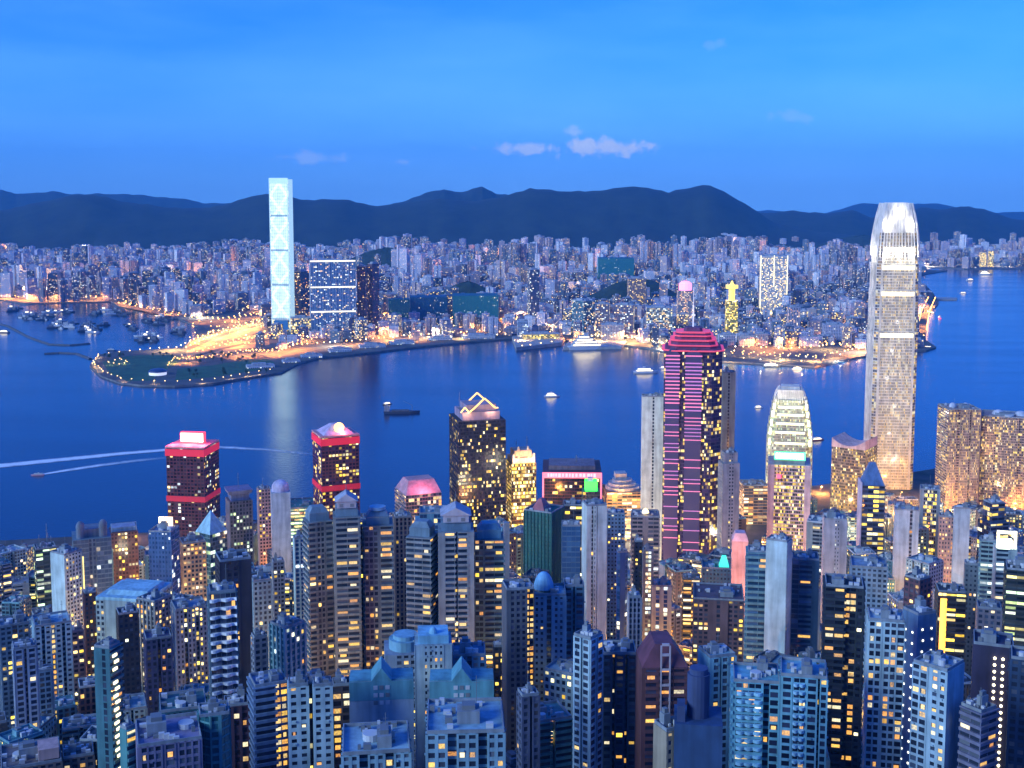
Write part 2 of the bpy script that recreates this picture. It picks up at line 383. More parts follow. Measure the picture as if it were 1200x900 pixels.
for (a, c), (d, e) in zip(sh, sh[1:]): g.face([(a, c, -3), (d, e, -3), (d, e, 5), (a, c, 5)][::-1])
tag(g.build('sea_wall', STONE), 'stone sea wall along the near shore', kind='structure')
# ------------------------------------------------------------------ facade system
rnd = random.Random(7)
STY = {  # column width, pier width, spandrel height share, pier proud, spandrel proud
 'w': dict(cw=3.2, pier=1.25, span=.42, pp=.34, sp=.26),
 'W': dict(cw=3.0, pier=.7, span=.34, pp=.36, sp=.28),
 'h': dict(cw=6.0, pier=.35, span=.40, pp=.18, sp=.95),
 'g': dict(cw=1.8, pier=.22, span=.30, pp=.16, sp=.12),
 'G': dict(cw=3.0, pier=.16, span=.22, pp=.12, sp=.16),
 'v': dict(cw=3.2, pier=1.2, span=.34, pp=.70, sp=.20),
 's': dict(cw=2.6, pier=.25, span=.34, pp=.12, sp=.16),
 'f': dict(cw=1.7, pier=.55, span=.30, pp=.55, sp=.18),
 'k': dict(cw=2.7, pier=1.4, span=.50, pp=.34, sp=.28),
 'b': None,
}
def parse(pat):
    out = []
    for tok in pat.split(','):
        s = tok[0]; rest = tok[1:]; r = 0.0
        if 'r' in rest: rest, q = rest.split('r'); r = float(q)
        out.append((s, float(rest or 1), r))
    return out
def plan_of(W, D, front, side, cut=0):
    """closed outline (counter clockwise) with a style on each edge: front is -y, sides carry the side pattern, the back repeats the front"""
    pts = []
    def run(pat, L, fn, rev=False):
        P = parse(pat); P = P[::-1] if rev else P
        tot = sum(p[1] for p in P); a = cut; span = L - 2 * cut
        for s, wd, r in P:
            b_ = a + span * wd / tot
            pts.append((fn(a, r), s)); pts.append((fn(b_, r), 'b')); a = b_
    run(front, W, lambda a, r: (-W/2 + a, -D/2 + r))
    run(side, D, lambda a, r: (W/2 - r, -D/2 + a))
    run(front, W, lambda a, r: (W/2 - a, D/2 - r), True)
    run(side, D, lambda a, r: (-W/2 + r, D/2 - a), True)
    res = []
    n = len(pts)
    for i in range(n):
        (p, s), (q, s2) = pts[i], pts[(i+1) % n]
        if abs(p[0]-q[0]) + abs(p[1]-q[1]) < .02: continue
        res.append((p, q, s))
    if cut: res = [(p, q, ('G' if (abs(p[0]-q[0]) > .3 and abs(p[1]-q[1]) > .3) else s)) for p, q, s in res]
    return res
def facade(mw, mg, p0, p1, z0, z1, s, fh, cells, vis, proud=1.0, uvo=None, cwm=1.0, clutter=False):
    L = math.hypot(p1[0]-p0[0], p1[1]-p0[1])
    if L < .05: return
    tx = ((p1[0]-p0[0])/L, (p1[1]-p0[1])/L); n = (tx[1], -tx[0])
    st = STY[s]
    if st is None or L < 1.2:
        mw.ebox(p0, tx, n, 0, L + .12, 0, .14, z0, z1); mg and None
        return
    nf = max(1, round((z1-z0)/fh)); h = (z1-z0)/nf; nc = max(1, round(L/(st['cw']*cwm))); cw = L/nc
    u0, v0 = uvo or (rnd.randint(0, 400), rnd.randint(0, 400))
    mg.face([(p0[0],p0[1],z0),(p1[0],p1[1],z0),(p1[0],p1[1],z1),(p0[0],p0[1],z1)], 0, [(u0, v0), (u0+nc, v0), (u0+nc, v0+nf), (u0, v0+nf)])
    if not vis:
        mw.ebox(p0, tx, n, 0, L*.3, 0, .1, z0, z1); mw.ebox(p0, tx, n, L*.7, L, 0, .1, z0, z1); return
    pp, sp = st['pp']*proud, st['sp']*proud; hw = st['pier']*cwm/2
    for k in range(nc + 1):
        a, c = k*cw - hw, k*cw + hw
        if k == 0: a = 0
        if k == nc: c = L + pp - .02
        mw.ebox(p0, tx, n, a, c, 0, pp, z0, z1)
    sh = st['span'] * h
    for f in range(nf):
        zb = z0 + f*h
        mw.ebox(p0, tx, n, 0, L + max(0, sp - .03), 0, sp, zb, zb + sh)
    mw.ebox(p0, tx, n, 0, L + max(0, sp - .03), 0, sp + .05, z1 - .35*sh, z1)
    if clutter and s in 'wkW':
        for _ in range(int(nf*nc*.16)):
            k, f = rnd.randrange(nc), rnd.randrange(nf); a = k*cw + hw + rnd.uniform(0, max(.1, cw-2*hw-.9)); zb = z0 + f*h + sh*rnd.uniform(.45, .95) - .6
            mw.ebox(p0, tx, n, a, a + rnd.uniform(.7, 1.0), pp + .01, pp + rnd.uniform(.45, .7), zb, zb + .6)
    if cells is not None:
        for f in range(nf):
            for k in range(nc):
                cells.append((p0, tx, n, k*cw + hw, (k+1)*cw - hw, z0 + f*h + sh, z0 + (f+1)*h - .02, pp))
_pane = {}
LITM = None
def lit_window(parent, c, warm):
    p0, t, n, a, b_, z0, z1, pp = c
    key = (round(b_-a, 1), round(z1-z0, 1), warm)
    if key not in _pane:
        wd, hg = key[0]*.96, key[1]*.94; q = MB(); q.box(-wd/2, wd/2, -.03, 0, 0, hg, bottom=True)
        col = [(1,.42,.05),(1,.56,.09),(1,.68,.22),(1,.48,.07),(1,.85,.5),(1,.60,.07)][warm]
        k2 = ('lit', warm)
        if k2 not in _mc:
            m, t_, b0 = mat_new('lit_pane'); tc = N(t_, 'ShaderNodeTexCoord'); oi = N(t_, 'ShaderNodeObjectInfo')
            va = N(t_, 'ShaderNodeVectorMath', operation='ADD'); LK(t_, tc.outputs['Object'], va.inputs[0]); LK(t_, oi.outputs['Location'], va.inputs[1])
            nz = N(t_, 'ShaderNodeTexNoise'); nz.inputs['Scale'].default_value = 1.3; LK(t_, va.outputs[0], nz.inputs[0])
            ma = N(t_, 'ShaderNodeMath', operation='MULTIPLY_ADD'); ma.inputs[1].default_value = 1.0; ma.inputs[2].default_value = -.26; LK(t_, nz.outputs[0], ma.inputs[0])
            mb_ = N(t_, 'ShaderNodeMath', operation='MULTIPLY_ADD'); mb_.inputs[1].default_value = .35; LK(t_, oi.outputs['Random'], mb_.inputs[0]); LK(t_, ma.outputs[0], mb_.inputs[2])
            mx_ = N(t_, 'ShaderNodeMath', operation='MAXIMUM'); mx_.inputs[1].default_value = .08; LK(t_, mb_.outputs[0], mx_.inputs[0])
            b0.inputs['Emission Color'].default_value = (*col, 1); b0.inputs['Base Color'].default_value = (.3, .25, .2, 1); LK(t_, mx_.outputs[0], b0.inputs['Emission Strength'])
            m.cycles.emission_sampling = 'NONE'; _mc[k2] = m
        _pane[key] = q.mesh('window', [_mc[k2]])
    o = bpy.data.objects.new('window', _pane[key]); COL.objects.link(o); o.parent = parent
    d = (a + b_)/2
    o.location = (p0[0] + t[0]*d + n[0]*.05, p0[1] + t[1]*d + n[1]*.05, z0)
    o.rotation_euler = (0, 0, math.atan2(t[1], t[0])); q_ = hsh(d, z0, 3); o.scale = (1 if q_ < .6 else .5 + .4*(q_-.6)/.4, 1, 1 if hsh(z0, d) < .8 else .72)
PLANTM = [plain((.30,.34,.36), .8), plain((.16,.18,.20), .7), plain((.5,.52,.55), .7), plain((.10,.22,.26), .6)]
BOXES = []
FOOT = []; WS = .66      # footprints of everything already placed: (x, y, radius)
def roof_bits(parent, W, D, z, seed, roofm, wallm, style='res'):
    r = random.Random(seed); g = MB()
    x, y = W/2, D/2
    # parapet wall set inside the roof edge
    for a, b_, c, d in ((-x+.1, x-.1, -y+.1, -y+.5), (-x+.1, x-.1, y-.5, y-.1), (-x+.1, -x+.5, -y+.52, y-.52), (x-.5, x-.1, -y+.52, y-.52)):
        g.box(a, b_, c, d, z + .02, z + 1.3, 0)
    cw, cd, ch = W*r.uniform(.2,.38), D*r.uniform(.25,.45), r.uniform(2.6, 5)
    ox, oy = W*r.uniform(-.22,.22), D*r.uniform(-.15,.2)
    g.box(ox-cw/2, ox+cw/2, oy-cd/2, oy+cd/2, z + .01, z+ch, 0)
    g.box(ox-cw*.28, ox+cw*.3, oy-cd*.3, oy+cd*.32, z+ch + .01, z+ch*1.35, 1)
    for k in range(r.randint(8, 15)):
        bx, by = r.uniform(-x+1.6, x-1.6), r.uniform(-y+1.6, y-1.6); s = r.uniform(.4, 1.4)
        g.box(bx-s, bx+s, by-s*.7, by+s*.7, z+.03+k*.004, z + r.uniform(1, 2.6), r.choice((1, 2, 2)))
    o = g.build('roof', [roofm, PLANTM[1], PLANTM[2]], parent)
    if r.random() < .6:
        q = MB(); q.cyl(W*r.uniform(-.3,.3), D*r.uniform(-.3,.1), z+.04, z+r.uniform(2,3.2), min(W, D)*r.uniform(.08,.13), 14, 0)
        q.build('water_tank', PLANTM[2], o)
    if r.random() < .45:
        q = MB(); ax, ay = W*r.uniform(-.3,.3), D*r.uniform(-.2,.3); hh = r.uniform(6, 14); q.rod((ax,ay,z), (ax,ay,z+hh), .12); q.rod((ax-1,ay,z+hh*.8), (ax+1,ay,z+hh*.8), .08)
        q.build('antenna', PLANTM[1], o)
    return o
def place(x0, xm, x1, yt, Y, ratio=1.0):
    xc = (x0+x1)/2; top = at(xc, yt, Y); beta = math.atan((xc-600)/F)
    wpx = (at(x1, yt, Y) - at(x0, yt, Y)).length * math.cos(beta)
    a, b_ = (xm-x0)/(x1-x0)*wpx, (x1-xm)/(x1-x0)*wpx
    if a < 1e-3 or b_ < 1e-3: return top, -beta, wpx, wpx*ratio
    if a <= b_: th = math.atan(a/b_/ratio); Wd, Dp = b_/math.cos(th), a/math.sin(th)
    else: th = -math.atan(b_/a/ratio); Wd, Dp = a/math.cos(th), b_/abs(math.sin(th))
    return top, th - beta, Wd, Dp
def T(label, x0, xm, x1, yt, Y, front='w', side='w', wall=(.55,.56,.6), glass=None, fh=3.3, name='apartment_tower', cat='apartment tower', ratio=1.0,
      tiers=None, roof=None, plant=True, lit=0, cut=0, proud=1.0, group=None, H=None, cwm=1.0, geo=None, litsty=None):
    top, rz, W, D = geo or place(x0, xm, x1, yt, Y, ratio)
    z0 = terr(top.x, top.y) - 1 if Y < 2400 else 4.0
    H = H or top.z - z0; z0 = top.z - H
    root = empty(name, (top.x, top.y, z0), rz); tag(root, label, cat, group)
    BOXES.append((top.x, top.y, z0, rz, W, D, H)); FOOT.append((top.x, top.y, math.hypot(W, D)/2, x0, x1, yt))
    cool = .80 if wall[0] < wall[2]*1.12 else 1.0; wm = wallmat((round(wall[0]*WS*cool, 3), round(wall[1]*WS*1.04, 3), round(wall[2]*WS, 3))); gm = glass or winmat(); rm = roof or wallmat((.26,.30,.34))
    mw, mg, ml = MB(), MB(), MB(); cells = [] if lit else None
    zz = 0; W_, D_ = W, D
    todir = Vector((-top.x, -top.y, 0)).normalized()
    for fr, sc in (tiers or [(1.0, 1.0)]):
        zt = H*fr; W_, D_ = W*sc, D*sc
        E = plan_of(W_, D_, front, side, cut)
        for p, q, s in E:
            L = math.hypot(q[0]-p[0], q[1]-p[1]); nx, ny = (q[1]-p[1])/L, -(q[0]-p[0])/L
            wx, wy = nx*math.cos(rz)-ny*math.sin(rz), nx*math.sin(rz)+ny*math.cos(rz)
            vis = wx*todir.x + wy*todir.y > -.12
            facade(mw, mg, p, q, zz, zt, s, fh, cells if (vis and wx*todir.x + wy*todir.y > .12 and (litsty is None or s in litsty)) else None, vis, proud, cwm=cwm, clutter=Y < 720)
        mw.face([(p[0], p[1], zt) for p, q, s in E])
        zz = zt
    mw.build('wall', wm, root)
    if mg.f: tag(mg.build('windows', gm, root), kind='stuff')
    if cells:
        lo = [c for c in cells if c[4]-c[3] > .6]; r = random.Random(hash_(label)); r.shuffle(lo)
        # homes on one stack share lit rooms now and then
        for c in lo[:lit]: lit_window(root, c, r.randrange(6))
    if plant: roof_bits(root, W_, D_, H, hash_(label), rm, wm)
    return dict(root=root, W=W, D=D, H=H, Wt=W_, Dt=D_, top=top, rz=rz, mpp=W/max(1, (x1-xm if x1 > xm else x1-x0)))
def hash_(s):
    v = 7
    for ch in s: v = (v*31 + ord(ch)) % 1000003
    return v
WHITE, LAV, GREY, BEIGE, PINK = (.66,.68,.74), (.50,.48,.62), (.36,.38,.42), (.42,.36,.32), (.52,.36,.36)
BROWN, DARK, TEAL, BLUE, DKRED = (.20,.13,.11), (.05,.055,.07), (.12,.30,.36), (.14,.28,.5), (.15,.045,.055)
G_RES = winmat(.035, 0, 'warm', 1.5, (.03,.04,.06), (.14,.16,.2))
G_RES2 = winmat(.18, 0, 'gold', 1.8, (.02,.025,.04), (.10,.12,.16))
G_RES3 = winmat(.22, 0, 'gold', 1.8, (.015,.02,.03))
G_NEAR = winmat(.0, 0, 'warm', 1.2, (.025,.035,.06), (.16,.18,.22), .15)
G_OFF = winmat(.26, .16, 'gold', 1.9, (.012,.016,.03))
G_OFFG = winmat(.26, .14, 'green', 1.5, (.015,.025,.03))
G_GOLD = winmat(.55, .25, 'gold', 2.0, (.02,.015,.01))
G_BLUE = winmat(.06, .02, 'pale', 1.3, (.02,.07,.18), (.06,.16,.34), .08)
G_TEAL = winmat(.05, .02, 'warm', 1.4, (.02,.08,.11), (.06,.2,.26), .08)
G_DARK = winmat(.06, .03, 'gold', 1.7, (.008,.01,.018), (.03,.035,.05), .08)
G_PALE = winmat(.35, .15, 'pale', 1.3, (.03,.05,.08))
def part(ti, name, g, mats, parent=None): return g.build(name, mats, parent or ti['root'])
def mast(ti, x, y, z, h, r=.25, name='antenna'):
    g = MB(); g.rod((x,y,z), (x,y,z+h), r); g.rod((x-r*5,y,z+h*.7), (x+r*5,y,z+h*.7), r*.6); return part(ti, name, g, PLANTM[1])
def balconies(ti, x0, x1, bay, out, z0, z1, step, hgt, mat, wave='arc', deep=.3):
    """one curved balcony slab with its parapet per floor across the front"""
    W, D = ti['W'], ti['D']; n = max(2, round((x1-x0)/bay)); me = MB(); N_ = n*6; P = [(x0, -D/2+deep)]
    for i in range(N_+1):
        x = x0 + (x1-x0)*i/N_; q = abs(math.sin(math.pi*n*i/N_)) if wave == 'arc' else .5+.5*math.sin(2*math.pi*n*i/N_)
        P.append((x, -D/2 - .45 - out*q))
    P.append((x1, -D/2+deep)); me.prism(P, 0, hgt, 0, bottom=True); m_ = me.mesh('balcony', [mat]); z = z0
    while z < z1:
        o = bpy.data.objects.new('balcony', m_); COL.objects.link(o); o.parent = ti['root']; o.location = (0, 0, z); z += step
def glow(loc, col, power, rad=2.0, shade=False):
    l = bpy.data.lights.new('lamp_light', 'SPOT' if shade else 'POINT')
    if shade: l.spot_size = R(156); l.spot_blend = .35
    l.energy = power; l.color = col; l.shadow_soft_size = rad
    o = bpy.data.objects.new('lamp_light', l); COL.objects.link(o); o.location = loc; return o
def loc2w(ti, x, y, z):
    c, s = math.cos(ti['rz']), math.sin(ti['rz']); o = ti['root'].location
    return (o.x + x*c - y*s, o.y + x*s + y*c, o.z + z)
# ================================================================== the near shore
OT, OC = 'office_tower', 'office tower'
def O(label, x0, xm, x1, yt, Y, front='g', side='g', wall=(.3,.3,.3), glass=None, **k):
    k.setdefault('name', OT); k.setdefault('cat', OC); k.setdefault('fh', 4.0)
    return T(label, x0, xm, x1, yt, Y, front, side, wall, glass or G_OFF, **k)
NEON_R = plain((.5,.02,.05), .5, 0, (1,.05,.10), 2.2)
# ---- waterfront row -------------------------------------------------
t1 = O('dark red tower with a white lit box sign and red glowing roof', 195, 238, 256, 521, 1400, 'W', 'W', (.17,.03,.05), winmat(.10,.10,'mix',1.3,(.02,.008,.014)), roof=plain((.55,.2,.2)), plant=False, cwm=1.3)
def red_roof(ti):
    W, D, H = ti['W'], ti['D'], ti['H']
    for z, h in ((H-9, 9.0), (H-62, 7.0)):
        g = MB()
        for s in (-1, 1):
            g.box(-W/2-1.1, W/2+1.1, s*(D/2+.75)-.25, s*(D/2+.75)+.25, z, z+h*.9)
            g.box(s*(W/2+.75)-.25, s*(W/2+.75)+.25, -D/2-.45, D/2+.45, z, z+h*.9)
        part(ti, 'neon_band', g, plain((.45,.02,.04), .5, 0, (1,.02,.06), .20 if h == 9.0 else .09))
    g = MB(); g.box(-W*.52, W*.52, -D*.52, D*.52, H+.02, H+2.0); part(ti, 'roof', g, wallmat((.55,.30,.32)))
red_roof(t1)
g = MB(); W, D, H = t1['W'], t1['D'], t1['H']; g.box(-W*.30, W*.34, -3, 3, H+2.03, H+15); rb = part(t1, 'roof_sign', g, plain((.4,.05,.05), .5, 0, (1,.04,.06), 1.0))
g = MB(); g.box(-W*.28, W*.32, -3.4, -3.05, H+4, H+14); part(t1, 'sign_face', g, plain((.8,.7,.6), .5, 0, (1,.60,.40), 3.0), rb)
for sx in (-.4, 0, .4): glow(loc2w(t1, W*sx, -D*.3, H+7), (1,.06,.10), 3e4)
t2 = O('dark red tower with a round yellow lit disc on its hipped roof', 366, 377, 420, 508, 1400, 'W', 'G', (.17,.03,.06), winmat(.14,.10,'gold',1.2,(.02,.01,.03)), roof=plain((.5,.4,.5)), plant=False, cwm=1.3)
red_roof(t2)
W, D, H = t2['W'], t2['D'], t2['H']; g = MB()
g.prism([(-W*.42,-D*.42),(W*.42,-D*.42),(W*.42,D*.42),(-W*.42,D*.42)], H+2.03, H+12, 0, plan2=[(-W*.12,-D*.12),(W*.12,-D*.12),(W*.12,D*.12),(-W*.12,D*.12)]); hp = part(t2, 'hipped_roof', g, wallmat((.5,.46,.62)))
g = MB(); n = 20; P = [(math.cos(2*math.pi*i/n)*5.6, math.sin(2*math.pi*i/n)*5.6) for i in range(n)]; b0 = len(g.v)
g.v += [(W*.02+a, -D*.34, H+9.5+c) for a, c in P] + [(W*.02+a, -D*.30, H+9.5+c) for a, c in P]
g.idx(b0, [tuple(range(n))] + [(i, n+i, n+(i+1) % n, (i+1) % n) for i in range(n)]); part(t2, 'disc_sign', g, plain((.8,.5,.1), .5, 0, (1,.60,.10), 2.6), hp)
g = MB(); g.box(-W*.1, W*.14, -D*.30+.02, -D*.2, H+2.1, H+8.8); part(t2, 'sign_stand', g, PLANTM[1], hp)
glow(loc2w(t2, W*.1, -D*.45, H+6), (1,.1,.12), 1.2e4)
# dark tower with a gilded crown
t3 = O('tall black glass tower with gold lit rooftop arches', 526, 538, 592, 488, 1350, 'g', 'g', (.03,.035,.06), winmat(.10,.08,'gold',1.2,(.008,.01,.02)), plant=False)
W, D, H = t3['W'], t3['D'], t3['H']; g = MB(); g.box(-W*.40, W*.40, -D*.4, D*.4, H+.01, H+9); g.box(-W*.30, W*.34, -D*.3, D*.3, H+9.01, H+16)
part(t3, 'roof', g, wallmat((.30,.26,.34)))
g = MB()
def gable(g, x0, x1, y, z0, z1, th, m=0):
    xm_ = (x0+x1)/2
    for a, b_ in (((x0,y,z0),(xm_,y,z1)), ((xm_,y,z1),(x1,y,z0))): g.rod(a, b_, th, 6, m)
gable(g, -W*.16, W*.30, -D*.42, H+13, H+24, .9); gable(g, -W*.44, -W*.26, -D*.42, H+9, H+15, .7); g.rod((W*.30,-D*.42,H+13),(W*.36,-D*.42,H+13),.8); g.rod((-W*.26,-D*.42,H+9),(-W*.16,-D*.42,H+13),.8)
gable(g, -W*.16, W*.30, D*.3, H+13, H+24, .9)
part(t3, 'gold_arch', g, plain((.8,.5,.15), .5, 0, (1,.55,.12), 1.0)); mast(t3, -W*.38, 0, H, 28, .3)
for sx in (-.3, .2): glow(loc2w(t3, W*sx, -D*.5, H+8), (1,.5,.25), 4e3)
# gold lit tower
t4 = O('slim tower glowing gold all over with a lit castle crown', 593, 600, 628, 540, 1350, 'g', 'W', (.38,.24,.05), G_GOLD, plant=False)
W, D, H = t4['W'], t4['D'], t4['H']; g = MB()
g.box(-W*.46, W*.46, -D*.46, D*.46, H+.01, H+6); g.box(-W*.36, W*.36, -D*.36, D*.36, H+6.01, H+14)
for a in (-.42, -.2, .2, .42):
    g.box(W*a-1.0, W*a+1.0, -D*.49, -D*.465, H+.02, H+11)
    g.dome(W*a, -D*.40, H+14.05 if abs(a) < .3 else H+6.05, 1.6, 5)
part(t4, 'crown', g, wallmat((.8,.62,.42))); mast(t4, W*.25, 0, H+14, 14); mast(t4, -W*.2, 0, H+14, 10)
for sx in (-.35, 0, .35): glow(loc2w(t4, W*sx, -D*.62, H+4), (1,.6,.22), 3.5e3, 1)
# broad building with red outlined roof
t5 = O('broad low block outlined in pink neon beside a green cube', 636, 637, 704, 546, 1520, 'G', 'W', (.14,.05,.07), G_DARK, plant=False)
W, D, H = t5['W'], t5['D'], t5['H']; g = MB(); g.box(-W/2-.6, W/2+.6, -D/2-1.0, -D/2-.4, H-7, H); g.box(-W/2-.6, -W/2+1.4, -D/2-.9, -D/2-.35, 0, H-7.02); g.box(W/2-1.4, W/2+.6, -D/2-.9, -D/2-.35, 0, H-7.02)
part(t5, 'neon_band', g, plain((.5,.15,.2), .5, 0, (1,.16,.26), .75))
g = MB(); x = -W*.42
rr = random.Random(3)
while x < W*.42:
    l = rr.uniform(1.6, 3.6); g.box(x, x+l, -D/2-1.2, -D/2-1.02, H-6+rr.uniform(0,1), H-1.2); x += l + rr.uniform(.6, 2.4)
part(t5, 'sign_lettering', g, plain((.7,.3,.3), .5, 0, (1,.25,.34), 1.3)); g = MB(); g.box(-W*.4, W*.4, -D*.3, D*.3, H+.01, H+5); part(t5, 'roof', g, wallmat((.2,.16,.2))); mast(t5, W*.08, 0, H+5, 9, .5); mast(t5, W*.2, 0, H+5, 6)
t6 = O('dark narrow tower topped by a bright green glowing cube', 682, 683, 703, 574, 1330, 'G', 'W', (.04,.10,.12), G_DARK, plant=False)
W, D, H = t6['W'], t6['D'], t6['H']; g = MB(); g.box(-W*.36, W*.36, -D*.36, D*.36, H+.01, H+11); part(t6, 'green_cube', g, plain((.1,.5,.1), .5, 0, (.03,.9,.05), 1.1)); g = MB(); g.box(-W*.2, W*.1, -D*.3, 0, H+11.02, H+15); part(t6, 'roof', g, PLANTM[2])
t7 = O('orange lit block with a terraced garden roof by the water', 706, 712, 752, 572, 1480, 'h', 'h', (.62,.40,.22), winmat(.3,.2,'warm',1.5), plant=False)
W, D, H = t7['W'], t7['D'], t7['H']; g = MB()
for k, (s, dz) in enumerate(((.98, 4), (.8, 8), (.58, 12))):
    P = [(W*.5*s*math.cos(a*math.pi/10), D*.5*s*math.sin(a*math.pi/10)) for a in range(20)]; g.prism(P, H+dz-3.98, H+dz, 0)
g.box(-W*.2, W*.12, -D*.1, D*.3, H+12.02, H+19)
part(t7, 'roof', g, wallmat((.58,.60,.58)))
glow(loc2w(t7, -W*.3, -D*.9, H-5), (1,.5,.15), 2.5e4)
t8 = O('blank white slab tower with a dark seam by the water', 752, 753, 779, 464, 1350, 'b5,s1r.6,b5', 'b', (1.0,.95,.92), G_RES, ratio=.6)
# the neon striped tower -----------------------------------------------
t9 = O('tallest neon tower with pink stripes and stepped red crown', 778, 779, 846, 408, 1350, 'g', 'g', (.12,.06,.13), winmat(.22,.10,'gold',1.1,(.03,.02,.06),(.10,.06,.14)), plant=False, cut=11)
W, D, H = t9['W'], t9['D'], t9['H']
def col(ti, x0, x1, n):
    W, D, H = ti['W'], ti['D'], ti['H']; g = MB(); q = MB(); y = -D/2 - 2.2
    g.box(x0, x1, y, -D/2 - .3, 0, H - 3); xm_ = (x0+x1)/2
    g.prism([(x0, y), (x1, y), (x1, -D/2-.3), (x0, -D/2-.3)], H-2.98, H+5, 0, plan2=[(xm_-1, y+.4), (xm_+1, y+.4), (xm_+1, -D/2-.5), (xm_-1, -D/2-.5)])
    c = part(ti, 'glass_column', g, winmat(.15,.08,'mix',.9,(.08,.07,.14),(.2,.14,.24)))
    z = H - 5; k = 0
    while z > 14:
        if hsh(k, x0) < (.95 if k < 16 else .62 - .006*k): q = MB(); q.box(x0-.3, x1+.3, y-.5, y-.02, z, z+(1.3 if k < 16 else .9), bottom=True); part(ti, 'neon_stripe', q, plain((.6,.2,.3), .5, 0, (1,.20,.46), .34) if hsh(k, 5, x0) < .6 else plain((.5,.2,.4), .5, 0, (.62,.20,.62), .24), c)
        z -= 4.0 if k < 22 else 4.4; k += 1
    return c
col(t9, -W*.47, -W*.23, 1); col(t9, -W*.13, W*.15, 2)
g = MB(); q = MB()
def sq(s, c): a = W/2*s; b_ = D/2*s; return [(-a+c,-b_),(a-c,-b_),(a,-b_+c),(a,b_-c),(a-c,b_),(-a+c,b_),(-a,b_-c),(-a,-b_+c)]
z = H
for s0, s1, h in ((1.02,.96,2.5),(.80,.76,6),(.74,.70,2),(.66,.58,6),(.62,.50,2.5),(.34,.30,5)):
    g.prism(sq(s0, 9*s0), z+.01, z+h, 0, plan2=sq(s1, 9*s1)); z += h
for zz, s in ((H+.2,1.08),(H+5.2,.86),(H+10.4,.80),(H+15.2,.70),(H+18.6,.60)): q.prism(sq(s, 10*s), zz, zz+1.3, 0, bottom=True)
part(t9, 'crown', g, wallmat((.16,.05,.12))); part(t9, 'neon_band', q, plain((.6,.1,.12), .5, 0, (.9,.06,.16), .26))
g = MB(); g.rod((0,0,z), (0,0,z+24), .8); g.rod((0,0,z+24), (0,0,z+44), .28); g.box(-2,2,-2,2,z+12,z+14); part(t9, 'spire', g, plain((.8,.8,.85), .4, 0, (1,.85,.9), .2))
t10 = O('slim pale greenish slab standing behind the neon tower', 846, 847, 862, 436, 1420, 'b3,s1r.5,b3', 'b', (.58,.62,.56), G_RES, plant=True)
t11 = O('lavender stone tower with one lit window slot below a stepped top', 842, 848, 867, 530, 1300, 'b2,k2,b2', 'k', (.46,.38,.46), G_RES2, tiers=[(.93,1),(1,.8)])
t12 = O('squat orange lit block between the lavender and the obelisk towers', 866, 872, 900, 566, 1550, 'h', 'h', (.5,.34,.22), winmat(.3,.2,'warm',1.6))
# smaller stepped obelisk -----------------------------------------------
def obelisk(ti, steps, bulbs, crownz, lampp):
    W, D, H = ti['W'], ti['D'], ti['H']; g = MB(); q = MB()
    n = 13
    for s in range(4):
        ca, sa = math.cos(s*math.pi/2), math.sin(s*math.pi/2); hw = (W if s % 2 == 0 else D)*crownz[1]/2; hd = (D if s % 2 == 0 else W)*crownz[1]/2
        for k in range(n):
            a = (k/(n-1)*2-1)*.92; prev = None
            for j in range(6):
                u = j/5; z = crownz[0] + (H*crownz[2])*u; inn = 1 - .33*u*u
                x, y = a*hw*(1-.30*u*u), -hd*inn - .4
                p = (x*ca - y*sa, x*sa + y*ca, z)
                if prev: g.rod(prev, p, crownz[3]*(1-.4*u), 4)
                prev = p
    part(ti, 'crown_fins', g, wallmat((.78,.76,.70)))
    return ti
t13 = O('stepped obelisk tower with lit green white terraces and crown', 899, 900, 953, 466, 1650, 'f', 'f', (.66,.66,.54), winmat(.42,.25,'green',.75,(.14,.15,.12),(.3,.3,.24)), plant=False, cut=9, tiers=[(.62,1.0),(.72,.97),(.80,.92),(.88,.86),(.95,.80),(1,.74)])
W, D, H = t13['W'], t13['D'], t13['H']
obelisk(t13, None, None, (H-4, .70, .13, .55), 0)
g = MB(); g.box(-W*.28, W*.28, -D*.28, D*.28, H+.02, H+13); g.box(-W*.2, W*.2, -D*.2, D*.2, H+13.02, H+17); part(t13, 'roof', g, wallmat((.7,.68,.6)))
q = MB()
for fr, s in ((.62,.98),(.72,.95),(.80,.90),(.88,.84),(.95,.78)):
    for a, b_ in ((-1,-1),(1,-1)): q.box(W/2*s*a*.9-1.6, W/2*s*a*.9+1.6, D/2*s*b_-1.2, D/2*s*b_+.6, H*fr-5, H*fr+3)
    q.box(-W*.34*s, W*.34*s, -D/2*s-.9, -D/2*s-.2, H*fr-3.5, H*fr-.6)
part(t13, 'terrace_light', q, plain((.8,.8,.6), .5, 0, (1,.92,.5), 1.5))
for sx, sy in ((-.3,-.55),(.3,-.55),(0,-.6),(-.6,0)): glow(loc2w(t13, W*sx, D*sy, H-2), (1,.92,.62), 4e3, 1)
t14 = O('tower with pink stone edges and a green lit sign', 900, 901, 950, 540, 1345, 'b1,g5r.8,b1', 'b', (.84,.64,.70), winmat(.45,.22,'gold',1.0,(.02,.025,.02)), plant=False)
W, D, H = t14['W'], t14['D'], t14['H']
g = MB(); g.box(-W*.36, W*.36, -D*.4, D*.4, H+.01, H+7); part(t14, 'roof', g, wallmat((.2,.25,.25)))
g = MB(); g.box(-W*.37, W*.37, -D*.42, -D*.405, H+5, H+14); sgn = part(t14, 'roof_sign', g, plain((.1,.5,.25), .5, 0, (.10,.9,.32), 1.1))
g = MB(); rr = random.Random(9); x = -W*.33
while x < W*.31:
    l = rr.uniform(1.5, 3.2); g.box(x, x+l, -D*.42-.3, -D*.42-.05, H+6.5, H+12.5); x += l+.8
